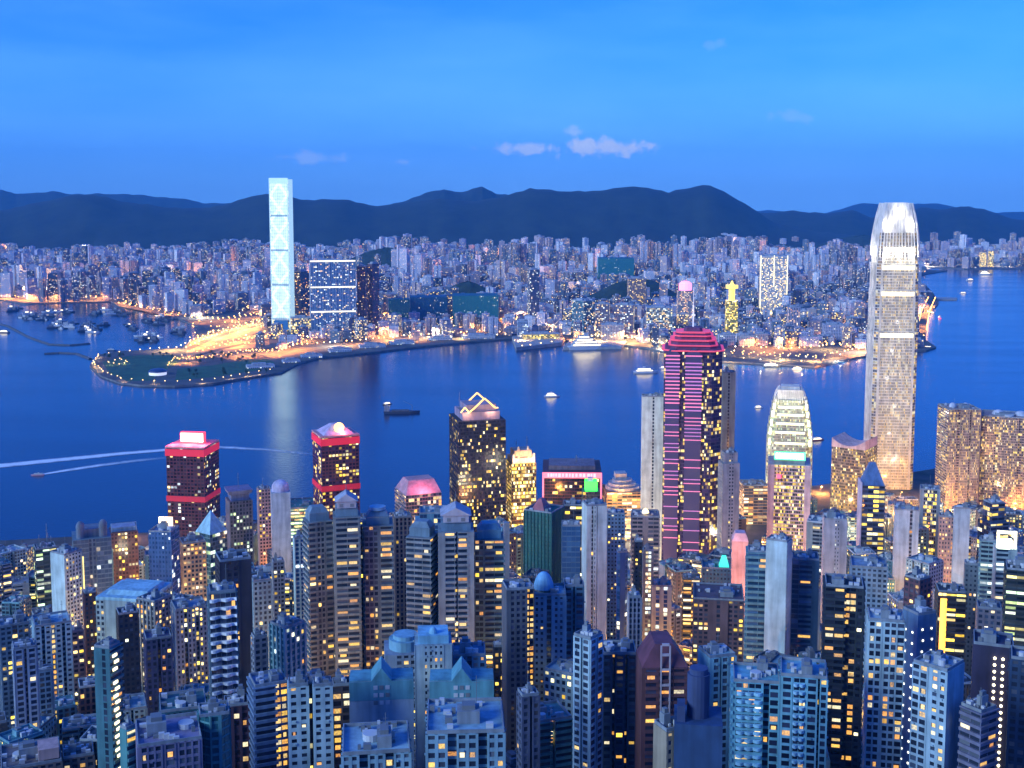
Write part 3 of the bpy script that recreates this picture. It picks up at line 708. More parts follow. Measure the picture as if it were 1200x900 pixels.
part(t14, 'sign_lettering', g, plain((.8,.9,.8), .5, 0, (.75,1,.75), 2.2), sgn)
g = MB(); g.cyl(0, 0, 0, .5, 2.6, 16); o = part(t14, 'red_emblem', g, plain((.7,.05,.08), .5, 0, (1,.05,.10), 2.0)); o.location = (-W*.25, -D/2-.1, H-13); o.rotation_euler = (R(90), 0, 0)
def sq2(a, b_): return [(-a/2,-b_/2),(a/2,-b_/2),(a/2,b_/2),(-a/2,b_/2)]
# tallest obelisk on the near shore ------------------------------------
t15 = O('tallest pale obelisk skyscraper with a glowing clawed crown', 1018, 1029, 1080, 272, 1750, 'b.5,f2,f2.6,f2,b.5', 'b1,f8,b1', (.80,.74,.68), winmat(.42,.30,'gold',.50,(.10,.09,.09),(.24,.22,.20)), plant=False, cut=5, fh=4.2, tiers=[(.62,1.0),(.78,.975),(.88,.95),(.95,.90),(1,.84)])
W, D, H = t15['W'], t15['D'], t15['H']
obelisk(t15, None, None, (H-34, .93, .205, .95), 0)
g = MB(); z = H
for s0, s1, h in ((.78,.70,16),(.68,.58,16),(.54,.46,10)): g.prism(sq2(W*s0, D*s0), z+.02, z+h, 0, plan2=sq2(W*s1, D*s1)); z += h
part(t15, 'roof', g, wallmat((.80,.77,.70)))
for fr, sc in ((.62,1.0),(.78,.98),(.88,.955),(.95,.905)):
    q = MB(); q.box(-W*.38*sc, W*.38*sc, -D/2*sc-.95, -D/2*sc-.6, H*fr-8, H*fr-2)
    part(t15, 'lit_sky_lobby', q, plain((.8,.75,.5), .5, 0, (1,.82,.42), .6))
for sx, sy, dz in ((-.3,-.58,-30),(0,-.6,-32),(.3,-.58,-30),(-.6,-.2,-30),(-.6,.2,-30),(-.25,-.46,12),(.25,-.46,12),(0,-.40,30)): glow(loc2w(t15, W*sx, D*sy, H+dz), (1,.93,.74), 7.5e3, 1.2)
for k in range(9): glow(loc2w(t15, -W*.5-20, -D*.1, H*(.08+.1*k)), (.86,.80,1), 7e3, 3)
for k in range(8): glow(loc2w(t15, W*.1*(k % 3-1), -D*.5-26, H*(.1+.11*k)), (1,.95,.88), 6e3, 3)
t16 = O('brown grid hotel tower with a swept concave roof', 975, 1014, 1028, 522, 1600, 'g', 'g', (.34,.27,.22), winmat(.25,.06,'gold',1.1,(.05,.04,.035)), plant=False)
W, D, H = t16['W'], t16['D'], t16['H']; g = MB()
for k in range(8):
    x = -W/2 + W*k/8; h0 = 3+9*((k-4)/4)**2; h1 = 3+9*((k-3)/4)**2; b0 = len(g.v)
    g.v += [(x,-D/2-1,H+.02),(x+W/8,-D/2-1,H+.02),(x+W/8,D/2,H+.02),(x,D/2,H+.02),(x,-D/2-1,H+h0),(x+W/8,-D/2-1,H+h1),(x+W/8,D/2,H+h1),(x,D/2,H+h0)]; g.idx(b0, [(0,1,5,4),(1,2,6,5),(2,3,7,6),(3,0,4,7),(4,5,6,7)])
part(t16, 'roof', g, wallmat((.46,.36,.40)))
t17 = O('black banded tower with a blue pyramid peak', 1007, 1011, 1037, 566, 1250, 'h', 'b', (.12,.12,.22), winmat(.40,.30,'gold',1.6,(.01,.01,.02)), plant=False, fh=5)
W, D, H = t17['W'], t17['D'], t17['H']; g = MB(); g.prism([(-W/2,-D/2),(W/2,-D/2),(W/2,D/2),(-W/2,D/2)], H+.01, H+22, 0, plan2=[(-W*.15,-D*.1),(W*.12,-D*.1),(W*.12,D*.1),(-W*.15,D*.1)]); part(t17, 'pyramid_roof', g, wallmat((.10,.18,.36)))
g = MB(); g.box(-W/2-1.6, -W/2-.3, -D/2-1.0, D/2, 0, H+3); part(t17, 'side_fin', g, wallmat((.5,.48,.62)))
t18 = O('lavender twin slab with a shadowed slot, just behind the dark banded tower', 1048, 1049, 1077, 596, 1150, 'b5,s1r2,b2', 'b', (.72,.68,.84), G_RES, ratio=.7)
t19 = O('dark glass tower in an arched lavender stone frame', 1078, 1079, 1102, 572, 1200, 'b1,g4r.5,b1', 'b', (.46,.40,.46), winmat(.4,.2,'gold',1.8,(.015,.015,.02)))
t20 = T('western of two joined brown residential towers full of lit windows', 1099, 1112, 1149, 477, 1620, 'f2,s1r2,f2,s.6r3,f2', 'h', (.50,.38,.36), winmat(.38,.06,'gold',.85,(.06,.05,.06),(.16,.13,.13)), fh=3.5)
t21 = T('eastern of two joined brown residential towers full of lit windows', 1150, 1151, 1216, 486, 1620, 'f2,s.7r2,f3,s1r2,f2', 'h', (.48,.37,.36), winmat(.36,.06,'gold',.85,(.06,.05,.06),(.16,.13,.13)), fh=3.5, ratio=.7)
for t_ in (t20, t21):
    g = MB(); W, D, H = t_['W'], t_['D'], t_['H']; g.dome(W*.2, 0, H+.1, W*.12, 6); g.dome(-W*.2, 0, H+.1, W*.12, 6); part(t_, 'roof_dome', g, wallmat((.55,.58,.66)))
t22 = O('plain blue lavender slab in front of the joined brown towers', 1118, 1119, 1137, 595, 1100, 'b', 'b', (.56,.62,.82), G_RES, ratio=.6)
t23 = O('dark blue stepped tower with a small dome on its shoulder', 1147, 1162, 1183, 588, 1120, 'h', 'G', (.10,.14,.26), winmat(.2,.2,'gold',1.3,(.015,.02,.04)), tiers=[(.86,1),(1,.7)])
t24 = O('pink fronted block squeezed beside the plain lavender slab', 1100, 1101, 1118, 604, 1130, 'k', 'b', (.56,.36,.34), winmat(.3,.1,'warm',1.4))
# ---- left half, middle distance ---------------------------------------
a1 = O('dark green glass tower with antenna masts on a lit roof', 39, 42, 66, 640, 1150, 'h', 'G', (.08,.11,.14), winmat(.2,.2,'green',1.2,(.015,.03,.035)))
mast(a1, 2, 0, a1['H'], 22, .25); mast(a1, -5, 0, a1['H'], 12, .25); mast(a1, 6, 2, a1['H'], 9, .25)
a2 = T('tower with a blank white flank and dark windowed front', 59, 75, 96, 646, 950, 'b.3,w4,b.3', 'b', (.84,.88,.98), G_RES2, lit=0)
g = MB(); g.box(a2['W']/2+.2, a2['W']/2+.7, -a2['D']/2-.8, -a2['D']/2-.3, 10, a2['H']-5); part(a2, 'light_strip', g, plain((.8,.6,.2), .5, 0, (1,.75,.2), 1.1))
a3 = O('blue grey glass tower with two domed turrets', 84, 86, 130, 626, 1050, 'G2,v1r1,G2', 'G', (.24,.30,.40), winmat(.05,.01,'pale',1.2,(.05,.09,.16),(.12,.18,.28)), plant=False)
W, D, H = a3['W'], a3['D'], a3['H']; g = MB(); g.box(-W*.2, W*.2, -D*.3, D*.3, H+.01, H+7)
for s in (-1, 1): g.cyl(s*W*.3, -D*.3, H+.01, H+9, W*.11, 12); g.dome(s*W*.3, -D*.3, H+9.02, W*.12, 6)
part(a3, 'turret', g, wallmat((.16,.2,.26)))
a4 = O('red brown block with yellow lit corner windows near the shore', 128, 130, 161, 620, 1200, 'w', 'w', (.22,.09,.08), winmat(.22,.12,'gold',1.7,(.04,.02,.02)), plant=False)
W, D, H = a4['W'], a4['D'], a4['H']; g = MB()
for s in (-1, 1): g.rod((s*W*.47,-D*.4,H), (s*W*.47,-D*.4,H+9), .3)
g.rod((-W*.47,-D*.4,H+9), (W*.47,-D*.4,H+9), .35); g.box(-W*.45, W*.45, -D*.3, D*.4, H+.01, H+4); part(a4, 'roof_frame', g, wallmat((.2,.32,.45)))
a5 = O('royal blue tiled tower with a lit sign behind its roof', 174, 200, 210, 620, 1000, 'k', 'G', (.08,.20,.52), G_BLUE)
W, D, H = a5['W'], a5['D'], a5['H']; g = MB(); g.box(-W*.3, W*.3, D*.2, D*.3, H+1, H+9); part(a5, 'roof_sign', g, plain((.8,.6,.4), .5, 0, (1,.72,.42), 1.6))
a6 = O('orange washed tower behind the royal blue tower', 210, 214, 241, 633, 1100, 'w', 'w', (.50,.30,.20), winmat(.25,.1,'warm',1.5))
a7 = O('green glass tower under a pale blue glass pyramid', 229, 246, 266, 622, 1150, 'G', 'G', (.2,.3,.36), winmat(.22,.12,'green',1.2,(.02,.05,.06)), plant=False)
W, D, H = a7['W'], a7['D'], a7['H']; g = MB(); g.prism([(-W/2,-D/2),(W/2,-D/2),(W/2,D/2),(-W/2,D/2)], H+.01, H+20, 0, plan2=[(-.3,-.3),(.3,-.3),(.3,.3),(-.3,.3)]); part(a7, 'pyramid_roof', g, wallmat((.35,.62,.72)))
a8 = O('dark tower with a steel crown and thin mast by the shore', 264, 269, 295, 584, 1250, 'v', 'b', (.16,.14,.20), winmat(.14,.1,'green',1.1,(.02,.025,.035)), plant=False)
W, D, H = a8['W'], a8['D'], a8['H']; g = MB(); g.box(-W*.4, W*.4, -D*.4, D*.4, H+.01, H+7); g.prism([(-W/2,-D/2),(W/2,-D/2),(W/2,D/2),(-W/2,D/2)], H+7.02, H+11, 0, plan2=[(-W*.55,-D*.55),(W*.55,-D*.55),(W*.55,D*.55),(-W*.55,D*.55)], bottom=True); part(a8, 'crown', g, wallmat((.12,.16,.28))); mast(a8, 0, 0, H+11, 16)
a9 = T('blank lavender tower with a rounded top amid orange light', 317, 318, 340, 575, 1180, 'b', 'b', (.78,.70,.86), G_RES, plant=False)
W, D, H = a9['W'], a9['D'], a9['H']; g = MB(); g.cyl(0, 0, H+.01, H+4, W*.46, 16); g.dome(0, 0, H+4.02, W*.46, 7); part(a9, 'rounded_top', g, wallmat((.56,.5,.66)))
a10 = O('small pink white block hidden behind the blank lavender tower', 301, 303, 317, 572, 1330, 'w', 'w', (.62,.46,.48), G_RES3)
g = MB(); 
a11 = O('low green roofed ferry terminal by the near shore', 338, 339, 368, 590, 1440, 'h', 'h', (.12,.34,.30), winmat(.5,.3,'green',1.5), ratio=1.6)
a12 = T('tiny grey tower with a yellow window column', 318, 320, 333, 657, 900, 'w2,s1,w2', 'w', (.36,.36,.46), G_RES3)
a13 = T('small blue white block with a cluttered roof', 293, 297, 318, 678, 760, 'w', 'w', (.42,.5,.62), G_RES)
a14 = T('bright white sliver of a tower beside the triple towers', 343, 345, 357, 630, 900, 'v', 'b', (.7,.76,.82), G_BLUE)
a15 = T('wide block with a pale cyan sheet roof and white front', 113, 172, 202, 694, 850, 'w1,b3,w1,b1', 'w', (.52,.54,.60), G_RES2, plant=False, fh=4)
W, D, H = a15['W'], a15['D'], a15['H']; g = MB(); g.box(-W*.5, W*.5, -D*.5, D*.5, H+.02, H+2.2); g.prism([(-W*.38,-D*.36),(W*.44,-D*.36),(W*.44,D*.42),(-W*.38,D*.42)], H+2.22, H+5, 0, plan2=[(-W*.34,-D*.28),(W*.40,-D*.28),(W*.4,D*.36),(-W*.34,D*.36)]); part(a15, 'sheet_roof', g, wallmat((.30,.55,.66)))
a16 = T('slab with an orange lit flank at the corner of the sheet roofed block', 160, 181, 201, 700, 800, 'v', 'w', (.36,.36,.44), winmat(.2,.05,'warm',1.5))
a17 = T('dark red tower seen edge on, yellow windows in a line', 97, 99, 113, 693, 850, 'w', 'w', (.16,.07,.07), winmat(.2,.05,'gold',1.7), lit=0)
a18 = T('black sided block speckled with a few lit windows', 136, 139, 162, 716, 760, 'w', 'w', (.05,.05,.07), winmat(.10,.02,'mix',1.4))
a19 = T('lavender block with deep vertical slots and a flat roof', 200, 206, 242, 708, 780, 'w2,s1r2.5,w2,s1r2.5,w2', 'w', (.42,.40,.54), G_RES2, lit=14)
a20 = T('pale blue white tower with a warm lit stair column', 37, 41, 83, 726, 750, 'k1,s.7r3,k1,W.8r1,k1,s.7r3,k1', 'k', (.72,.80,.92), winmat(.015,0,'warm',1.6,(.02,.03,.05)), lit=34, litsty='W')
a21 = T('grey blue tower cut by slots, beyond the lavender twin towers', -4, 0, 34, 728, 770, 'w2,s1r2,w2', 'w', (.30,.34,.46), G_RES2, lit=10)
a22 = T('round cornered lavender twin tower with white window bays', 14, 16, 43, 756, 640, 'b.2,W1,b.2,s.4r3,b.2,W1,b.2', 'k', (.76,.68,.86), G_NEAR, lit=8)
a23 = T('small pale blue tower tucked beside the lavender twin tower', 41, 43, 62, 784, 680, 'b.2,W,b.2', 'k', (.42,.5,.66), G_RES)
a24 = T('narrow teal tower with a zigzag of lit balconies', 110, 128, 141, 756, 560, 'b2,G1,b1', 'h', (.10,.26,.34), winmat(.02,0,'warm',1), lit=6)
W, D, H = a24['W'], a24['D'], a24['H']; q = MB()
k = 0; z = 6
while z < H - 3:
    q.box(W/2+.98, W/2+1.5, -D*.42 + (k % 2)*1.2, -D*.05 + (k % 2)*1.2, z, z+1.3) if hsh(k, 4) < .75 else None; z += 3.3; k += 1
part(a24, 'balcony_light', q, plain((.8,.7,.5), .5, 0, (1,.85,.5), 1.2, False))
a25 = T('dark purple slab tower with pale window seams', 168, 171, 201, 744, 680, 'w3,s1r2,w3', 'w', (.17,.13,.25), G_RES, lit=10)
a26 = T('pink brown sliver tower standing behind the pale tower with the stair column', 82, 84, 98, 738, 800, 'w', 'b', (.40,.30,.36), G_RES2)
# ---- left half, near row ------------------------------------------------
b1 = T('dark brown slab rising behind the tower of wavy balconies', 252, 258, 294, 652, 665, 'b1,w2,b2', 'w', (.10,.07,.09), winmat(.05,.0,'warm',1.6), lit=8)
b2 = T('tower wrapped in white wavy balconies with a lit roof garden', 244, 246, 276, 690, 610, 's', 'h', (.30,.32,.36), G_NEAR, lit=10, fh=4.4)
balconies(b2, -b2['W']*.52, b2['W']*.52, 7.5, 1.9, 4, b2['H']-1, 4.4, 1.5, wallmat((.78,.82,.86)), 'sine')
glow(loc2w(b2, 0, -2, b2['H']+3), (.9,1,.3), 900, .5)
b3 = T('cyan glass block with white vertical fins', 316, 334, 357, 730, 640, 'v', 'v', (.40,.56,.66), winmat(.04,.0,'pale',1.3,(.03,.12,.17),(.06,.2,.28)), lit=6)
b4 = T('small pink tower squeezed before the cyan finned block', 294, 298, 313, 745, 640, 'w', 'w', (.50,.42,.52), G_RES)
def cap_house(ti, wpx=.8, gabled=False, m=(.20,.28,.34)):
    W, D, H = ti['W'], ti['D'], ti['H']; g = MB()
    g.box(-W*.42, W*.42, -D*.34, D*.40, H+.02, H+5.5)
    if gabled:
        q = MB(); y0, y1 = -D*.40, D*.38
        q.box(-W*.36, W*.36, y0, y1, H+5.52, H+10)
        b0 = len(q.v); q.v += [(-W*.44,y0-.8,H+10.02),(W*.44,y0-.8,H+10.02),(0,y0-.8,H+15),(-W*.44,y1,H+10.02),(W*.44,y1,H+10.02),(0,y1,H+15)]
        q.idx(b0, [(0,1,2),(1,4,5,2),(4,3,5),(3,0,2,5)]); part(ti, 'pediment', q, wallmat((.42,.43,.5))); mast(ti, 0, 0, H+14, 9, .2)
        q = MB()
        for s in (-1, 1): q.box(s*W*.2-1.2, s*W*.2+1.2, y0-.12, y0-.01, H+6.2, H+8.4)
        part(ti, 'vent_opening', q, PLANTM[1])
    else:
        g.prism([(-W*.40,-D*.3),(W*.40,-D*.3),(W*.40,D*.36),(-W*.40,D*.36)], H+5.52, H+9, 0, plan2=[(-W*.26,-D*.18),(W*.26,-D*.18),(W*.26,D*.24),(-W*.26,D*.24)])
    part(ti, 'roof', g, wallmat(m))
WAR = winmat(.03, 0, 'warm', 1.5, (.025,.035,.055), (.12,.14,.18))
b5 = T('western wing of the three beige grey towers, teal hipped cap', 355, 362, 389, 608, 800, 'h1,b.25,W1.2,b.25,h1', 'h', (.36,.34,.38), WAR, plant=False, lit=30, fh=3.7); cap_house(b5)
b6 = T('middle of the three beige grey towers, gabled pediment on top', 390, 391, 422, 602, 790, 'b.3,h3,b.3', 'b', (.34,.33,.37), WAR, plant=False, lit=24, fh=3.7); cap_house(b6, gabled=True)
b7 = T('eastern wing of the three beige grey towers, round disc on its cap', 426, 427, 459, 612, 800, 'W1.4,b.25,h1.2', 'h', (.34,.33,.37), WAR, plant=False, lit=34, fh=3.7); cap_house(b7)
W, D, H = b7['W'], b7['D'], b7['H']; g = MB(); g.cyl(0, 0, H+9.02, H+11, W*.3, 20); part(b7, 'roof_disc', g, wallmat((.3,.55,.68)))
for x0, x1, lab in ((388,391,'dark recessed link between the western and middle beige towers'), (421,428,'dark recessed link between the middle and eastern beige towers')):
    T(lab, x0, x0+.01, x1, 616, 808, 's', 's', (.06,.06,.08), G_DARK, plant=False, name='link_block', cat='tower link')
b8 = T('dark tower with pale vertical ribs between the two triple groups', 461, 463, 482, 604, 850, 'v', 'v', (.36,.31,.30), winmat(.04,0,'gold',1.5,(.02,.025,.05)))
b9 = O('blue block with twin round corner towers before the gilded tower', 486, 487, 530, 598, 980, 'G2,b2,G2,b2', 'G', (.22,.42,.60), winmat(.06,.02,'gold',1.4,(.02,.05,.12)), tiers=[(.94,1),(1,.75)])
b9b = O('pink striped block with a sloping red lit roof by the water', 463, 476, 517, 574, 1300, 'G', 'h', (.46,.34,.36), winmat(.2,.1,'warm',1.2), plant=False)
W, D, H = b9b['W'], b9b['D'], b9b['H']; g = MB(); g.prism([(-W*.5,-D*.5),(W*.5,-D*.5),(W*.5,D*.5),(-W*.5,D*.5)], H+.01, H+12, 0, plan2=[(-W*.3,-D*.1),(W*.42,-D*.1),(W*.42,D*.4),(-W*.3,D*.4)]); part(b9b, 'sloping_roof', g, wallmat((.5,.30,.34))); glow(loc2w(b9b, 0, -D*.6, H+8), (1,.15,.2), 1.5e4)
b10 = T('western wing of the second triple group, striped balconies', 476, 504, 513, 626, 760, 'h', 'h', (.40,.38,.44), winmat(.06,0,'warm',1.5,(.02,.03,.05)), plant=False, lit=22, fh=3.6); cap_house(b10, m=(.18,.27,.34))
b11 = T('middle tower of the second triple group, small gable and mast', 513, 514, 555, 618, 755, 'b1,h1.4r.4,s.5r2,h1.4r.4,b1', 'b', (.40,.40,.48), winmat(.06,0,'warm',1.5,(.02,.03,.05)), plant=False, lit=14, fh=3.6); cap_house(b11, gabled=True, m=(.16,.26,.36))
b12 = T('eastern wing of the second triple group, dark teal with lit rooms', 556, 557, 590, 628, 765, 's.6,b.12,h1.4', 's', (.12,.24,.32), winmat(.07,0,'gold',1.7,(.015,.03,.045)), plant=False, lit=36, fh=3.6); cap_house(b12, m=(.14,.32,.42))
b13 = T('slender lavender chimney of a tower beside the gold tower', 590, 591, 597, 612, 1000, 'b', 'b', (.46,.46,.62), G_RES, plant=False)
c1 = T('deep green netted tower under scaffolding', 614, 646, 661, 596, 950, 'v', 'v', (.02,.16,.15), winmat(.0,0,'warm',1,(.015,.10,.10),(.02,.14,.13),.5), cwm=.9)
g = MB(); W, D, H = c1['W'], c1['D'], c1['H']; g.prism([(-W*.3,-D*.4),(W*.2,-D*.4),(W*.2,D*.2),(-W*.3,D*.2)], H+.03, H+9, 0, plan2=[(-W*.1,-D*.2),(0,-D*.2),(0,0),(-W*.1,0)]); part(c1, 'red_canopy', g, wallmat((.5,.16,.18)))
c2 = O('black office tower with bands of yellow windows behind the white striped tower', 660, 661, 682, 590, 1060, 'h', 'h', (.05,.045,.06), winmat(.3,.3,'gold',1.7,(.01,.01,.015)), fh=4.6)
c3 = T('white tower split by a dark central stripe', 682, 688, 711, 590, 850, 'b2,s1r1,k1.2,s.6r1,b4', 'b', (.95,.93,.98), G_RES)
c4 = O('slim blue tower standing before the black yellow banded office', 658, 659, 680, 614, 900, 'G', 'G', (.12,.26,.46), winmat(.02,0,'pale',1,(.03,.10,.24),(.05,.16,.34)))
c5 = T('plain blue block next to the white striped tower', 711, 712, 732, 600, 1000, 'k', 'b', (.26,.40,.62), G_RES2)
c6 = O('brown tower block crowned with a white cross shaped lamp', 740, 741, 772, 602, 1120, 'h1,b.5,h1', 'h', (.30,.26,.34), winmat(.15,.1,'pale',1.1))
g = MB(); W, D, H = c6['W'], c6['D'], c6['H']; g.dome(0, -D*.3, H+3, 3, 4); part(c6, 'roof_lamp', g, plain((.8,.6,.2), .5, 0, (1,.72,.2), 3.0))
c7 = T('royal blue slim tower with a flat round end', 722, 724, 736, 646, 880, 'b', 'b', (.04,.14,.46), G_BLUE, cut=2)
c8 = T('thin tower with a bright ladder of yellow white windows', 753, 754, 766, 644, 900, 'b.4,s1,b.4', 'b', (.30,.30,.36), winmat(.8,.1,'pale',.8))
c9 = T('almost black slab beside the ladder lit tower', 743, 744, 753, 634, 930, 'k', 'k', (.05,.05,.08), G_DARK)
c10 = T('grey lavender tower with ribbed blank front', 735, 737, 751, 698, 700, 'v', 'b', (.42,.42,.58), G_RES, cwm=.7)
c11 = T('white and blue striped mid rise with lit ground floors', 763, 764, 787, 684, 900, 'b1,G1r.5,b1,G1r.5,b1', 'b', (.6,.6,.7), winmat(.1,0,'pale',1.3,(.02,.06,.2)))
c12 = T('brown block with a zigzag of yellow windows down its centre', 812, 813, 871, 694, 860, 'w2,b1r-1,s.5r-.8,b1r-1,w2', 'w', (.20,.13,.15), winmat(.25,.0,'gold',1.3,(.02,.025,.04)), lit=8)
c13 = T('teal blue block behind the brown zigzag tower, green light on top', 822, 823, 856, 662, 950, 'k', 'b', (.12,.26,.38), G_RES)
g = MB(); W, D, H = c13['W'], c13['D'], c13['H']; g.prism([(W*.1,-D*.4),(W*.45,-D*.4),(W*.45,0),(W*.1,0)], H+1, H+9, 0, plan2=[(W*.2,-D*.3),(W*.35,-D*.3),(W*.35,-D*.1),(W*.2,-D*.1)]); part(c13, 'green_lit_roof', g, plain((.1,.5,.4), .5, 0, (.05,.7,.45), .6))
c14 = T('pink floodlit tower with an arched notch on top', 857, 858, 877, 632, 1050, 'b1,b1r1,b1', 'b', (.72,.44,.46), G_RES3, plant=False)
W, D, H = c14['W'], c14['D'], c14['H']; g = MB(); g.prism([(-W*.5,-D*.5),(W*.5,-D*.5),(W*.5,D*.5),(-W*.5,D*.5)], H+.01, H+7, 0, plan2=[(-W*.3,-D*.4),(W*.3,-D*.4),(W*.3,D*.4),(-W*.3,D*.4)]); part(c14, 'crown', g, wallmat((.7,.46,.52)))
for dz in (-8, -40): glow(loc2w(c14, 0, -D*1.4, H+dz), (1,.45,.4), 6e3, 1)
c15 = T('tower of stacked teal and white balcony bands', 876, 877, 902, 644, 800, 'h', 'h', (.28,.46,.56), winmat(.02,0,'pale',1,(.02,.05,.10)), lit=6, proud=1.4, fh=3.9)
c16 = T('blank pale blue white slab end on, finely tiled', 898, 922, 928, 632, 760, 'b', 'k', (.80,.86,.98), G_RES, ratio=.7)
c17 = T('dark blue tower with faint balconies beside the blank slab', 927, 929, 960, 652, 780, 'G1,h2,b1', 'G', (.09,.17,.30), winmat(.03,.0,'warm',1.6,(.015,.04,.09)), lit=6)
c18 = T('dark glass low block with an orange lit atrium', 800, 801, 820, 676, 980, 'h', 'h', (.5,.32,.16), winmat(.6,.3,'warm',1.8))
c19 = T('lavender tower with a double column of tiny windows', 964, 966, 993, 606, 1000, 'b2,k1,b1.4', 'b', (.48,.44,.60), winmat(.15,0,'pale',1))
# ---- near row, right of centre ------------------------------------------
d1 = T('tall brown tower with pale left edge and yellow lit rooms', 588, 594, 626, 686, 620, 'b.4,w2.2,s1r2', 'b', (.22,.18,.22), winmat(.02,0,'gold',1.7,(.02,.02,.04)), lit=60, fh=3.1, litsty='s')
d2 = T('blue white tower with a round blue water tank house on top', 623, 624, 663, 692, 640, 'b.2,k1,b.2,s.5r4,b.2,k1,b.2', 'k', (.58,.70,.86), G_NEAR, lit=6)
g = MB(); W, D, H = d2['W'], d2['D'], d2['H']; g.dome(-W*.15, 0, H+1.5, W*.3, 9, 16, 5); part(d2, 'round_tank_house', g, wallmat((.18,.42,.64)))
d3 = T('teal blue ribbed tower right behind the blue white tower', 660, 661, 684, 684, 650, 'w1,s.35r3,w1', 'w', (.16,.30,.44), G_NEAR, lit=4)
d4 = T('small dark purple tower low before the tall brown tower', 606, 612, 632, 812, 500, 'w1,s.5r3,w1', 'w', (.20,.18,.30), G_NEAR, lit=4)
d5 = T('white tower seen corner on with rows of shadowed windows', 672, 692, 706, 744, 520, 'b.2,W1,s.4r3,W1,b.2', 'W1,s.35r2.5,W1', (.80,.86,1.0), G_NEAR, lit=12)
d6 = T('broad dark navy tower filling the gap beside the white corner tower', 704, 707, 746, 760, 540, 'w1,s.4r3,w1,s.4r3,w1', 'w', (.06,.10,.20), winmat(.02,0,'gold',1.6,(.01,.02,.05)), lit=12)
d7 = T('red brown tower framed by pale ribs with orange lit bays', 745, 753, 806, 772, 520, 'b.3,h1,b.3,h.9,b.3,h1,b.3', 'b', (.20,.075,.085), winmat(.02,0,'warm',1.7,(.02,.02,.04)), lit=22, plant=False)
W, D, H = d7['W'], d7['D'], d7['H']; g = MB(); g.prism([(-W*.5,-D*.5),(W*.5,-D*.5),(W*.5,D*.5),(-W*.5,D*.5)], H+.01, H+9, 0, plan2=[(-W*.2,-D*.3),(W*.2,-D*.3),(W*.2,D*.5),(-W*.2,D*.5)]); part(d7, 'mansard_roof', g, wallmat((.16,.05,.07)))
g = MB(); g.box(-W*.11, -W*.08, -D*.5-1.3, -D*.5-.2, H-20, H+10); g.box(W*.08, W*.11, -D*.5-1.3, -D*.5-.2, H-20, H+10)
for z in (H-8, H-1, H+5.5, H+10.02): g.box(-W*.078, W*.078, -D*.5-1.25, -D*.5-.3, z, z+1)
part(d7, 'stone_frame', g, wallmat((.5,.42,.46)))
d8 = T('beige blank gable end of a low tower by the bottom edge', 766, 781, 805, 850, 430, 'k', 'b', (.52,.42,.32), winmat(.5,0,'pale',1.2,(.02,.03,.06)))
d9 = O('dark blue block with a round dark tank turret', 790, 791, 846, 838, 430, 'b', 'b', (.05,.10,.26), G_BLUE, plant=False)
W, D, H = d9['W'], d9['D'], d9['H']; g = MB(); g.cyl(0, 0, H+.02, H+16, W*.24, 18); g.cyl(0, 0, H+16.02, H+18, W*.2, 18); g.box(-W*.45, -W*.28, -D*.4, 0, H+.02, H+6); part(d9, 'tank_turret', g, wallmat((.045,.07,.17)))
d10 = T('bright blue white tower with a plain white end strip', 818, 832, 862, 764, 530, 'b.5,W1,s.4r3,W1,b.2,W1', 'b', (.50,.74,.90), G_NEAR, lit=18)
d11 = T('blue tower of stacked dark balconies with a pale edge', 858, 860, 914, 790, 500, 'b.3,s3,b.2,s.8r3,s1,b.2', 'h', (.30,.62,.82), winmat(.03,0,'gold',1.6,(.008,.014,.035)), lit=26, fh=3.4)
balconies(d11, -d11['W']*.43, d11['W']*.12, 3.2, 1.1, 3, d11['H']-2, 3.4, 1.25, wallmat((.30,.62,.82)))
d12 = T('light blue tower with paired windows beside the balcony tower', 914, 915, 969, 784, 495, 'b.2,W1,b.2,s1.2,b.2,W1,s.35r3,W.7', 'k', (.36,.66,.86), winmat(.02,0,'gold',1.6,(.008,.014,.035)), lit=18, fh=3.3)
balconies(d12, -d12['W']*.22, d12['W']*.03, 4.2, 1.2, 3, d12['H']-2, 3.3, 1.2, wallmat((.36,.66,.86)))
d13 = T('black tower with orange lit floors and a cluttered lit roof', 966, 968, 1012, 682, 600, 'h1.6,s1r2,k.6', 'h', (.05,.055,.075), winmat(.02,.03,'gold',1.8,(.01,.012,.02)), lit=46, fh=3.4, litsty='sh')
d14 = T('podium block with white parapets in the valley of roofs', 996, 998, 1040, 660, 760, 'w', 'w', (.42,.46,.62), G_RES)
d15 = T('white tower with staggered dark windows and a lit column', 1016, 1019, 1060, 722, 520, 'W1,b.2,W1,s.6', 'k', (.80,.84,.95), winmat(.02,0,'mix',1.5,(.012,.016,.03)), lit=30)
d16 = T('blank lavender slab dotted with small round lights', 1058, 1076, 1097, 716, 545, 'b', 'b', (.22,.32,.54), G_RES)
W, D, H = d16['W'], d16['D'], d16['H']; q = MB(); 
for k in range(18):
    for s in (-.25, .25): q.box(W*s-.35 + .4*(k % 2), W*s+.35+.4*(k % 2), -D/2-.42, -D/2-.2, H-7-k*5.2, H-6.3-k*5.2)
    for s in (-.2, .25): q.box(-W/2-.42, -W/2-.2, D*s-.35, D*s+.35, H-9-k*5.2, H-8.3-k*5.2)
part(d16, 'wall_lamp', q, plain((.8,.8,.7), .5, 0, (1,.92,.7), 2.5))
d17 = T('white windowed tower with a blank blue side and pitched edge roof', 1070, 1110, 1130, 776, 480, 'W1,b.25,k1', 'b', (.72,.78,.94), winmat(.02,0,'mix',1.5,(.02,.03,.05)), lit=20)
d18 = T('purple mid rise with a pink lit terrace in the corner of roofs', 1126, 1150, 1168, 828, 470, 'h', 'h', (.32,.25,.40), G_NEAR, lit=10)
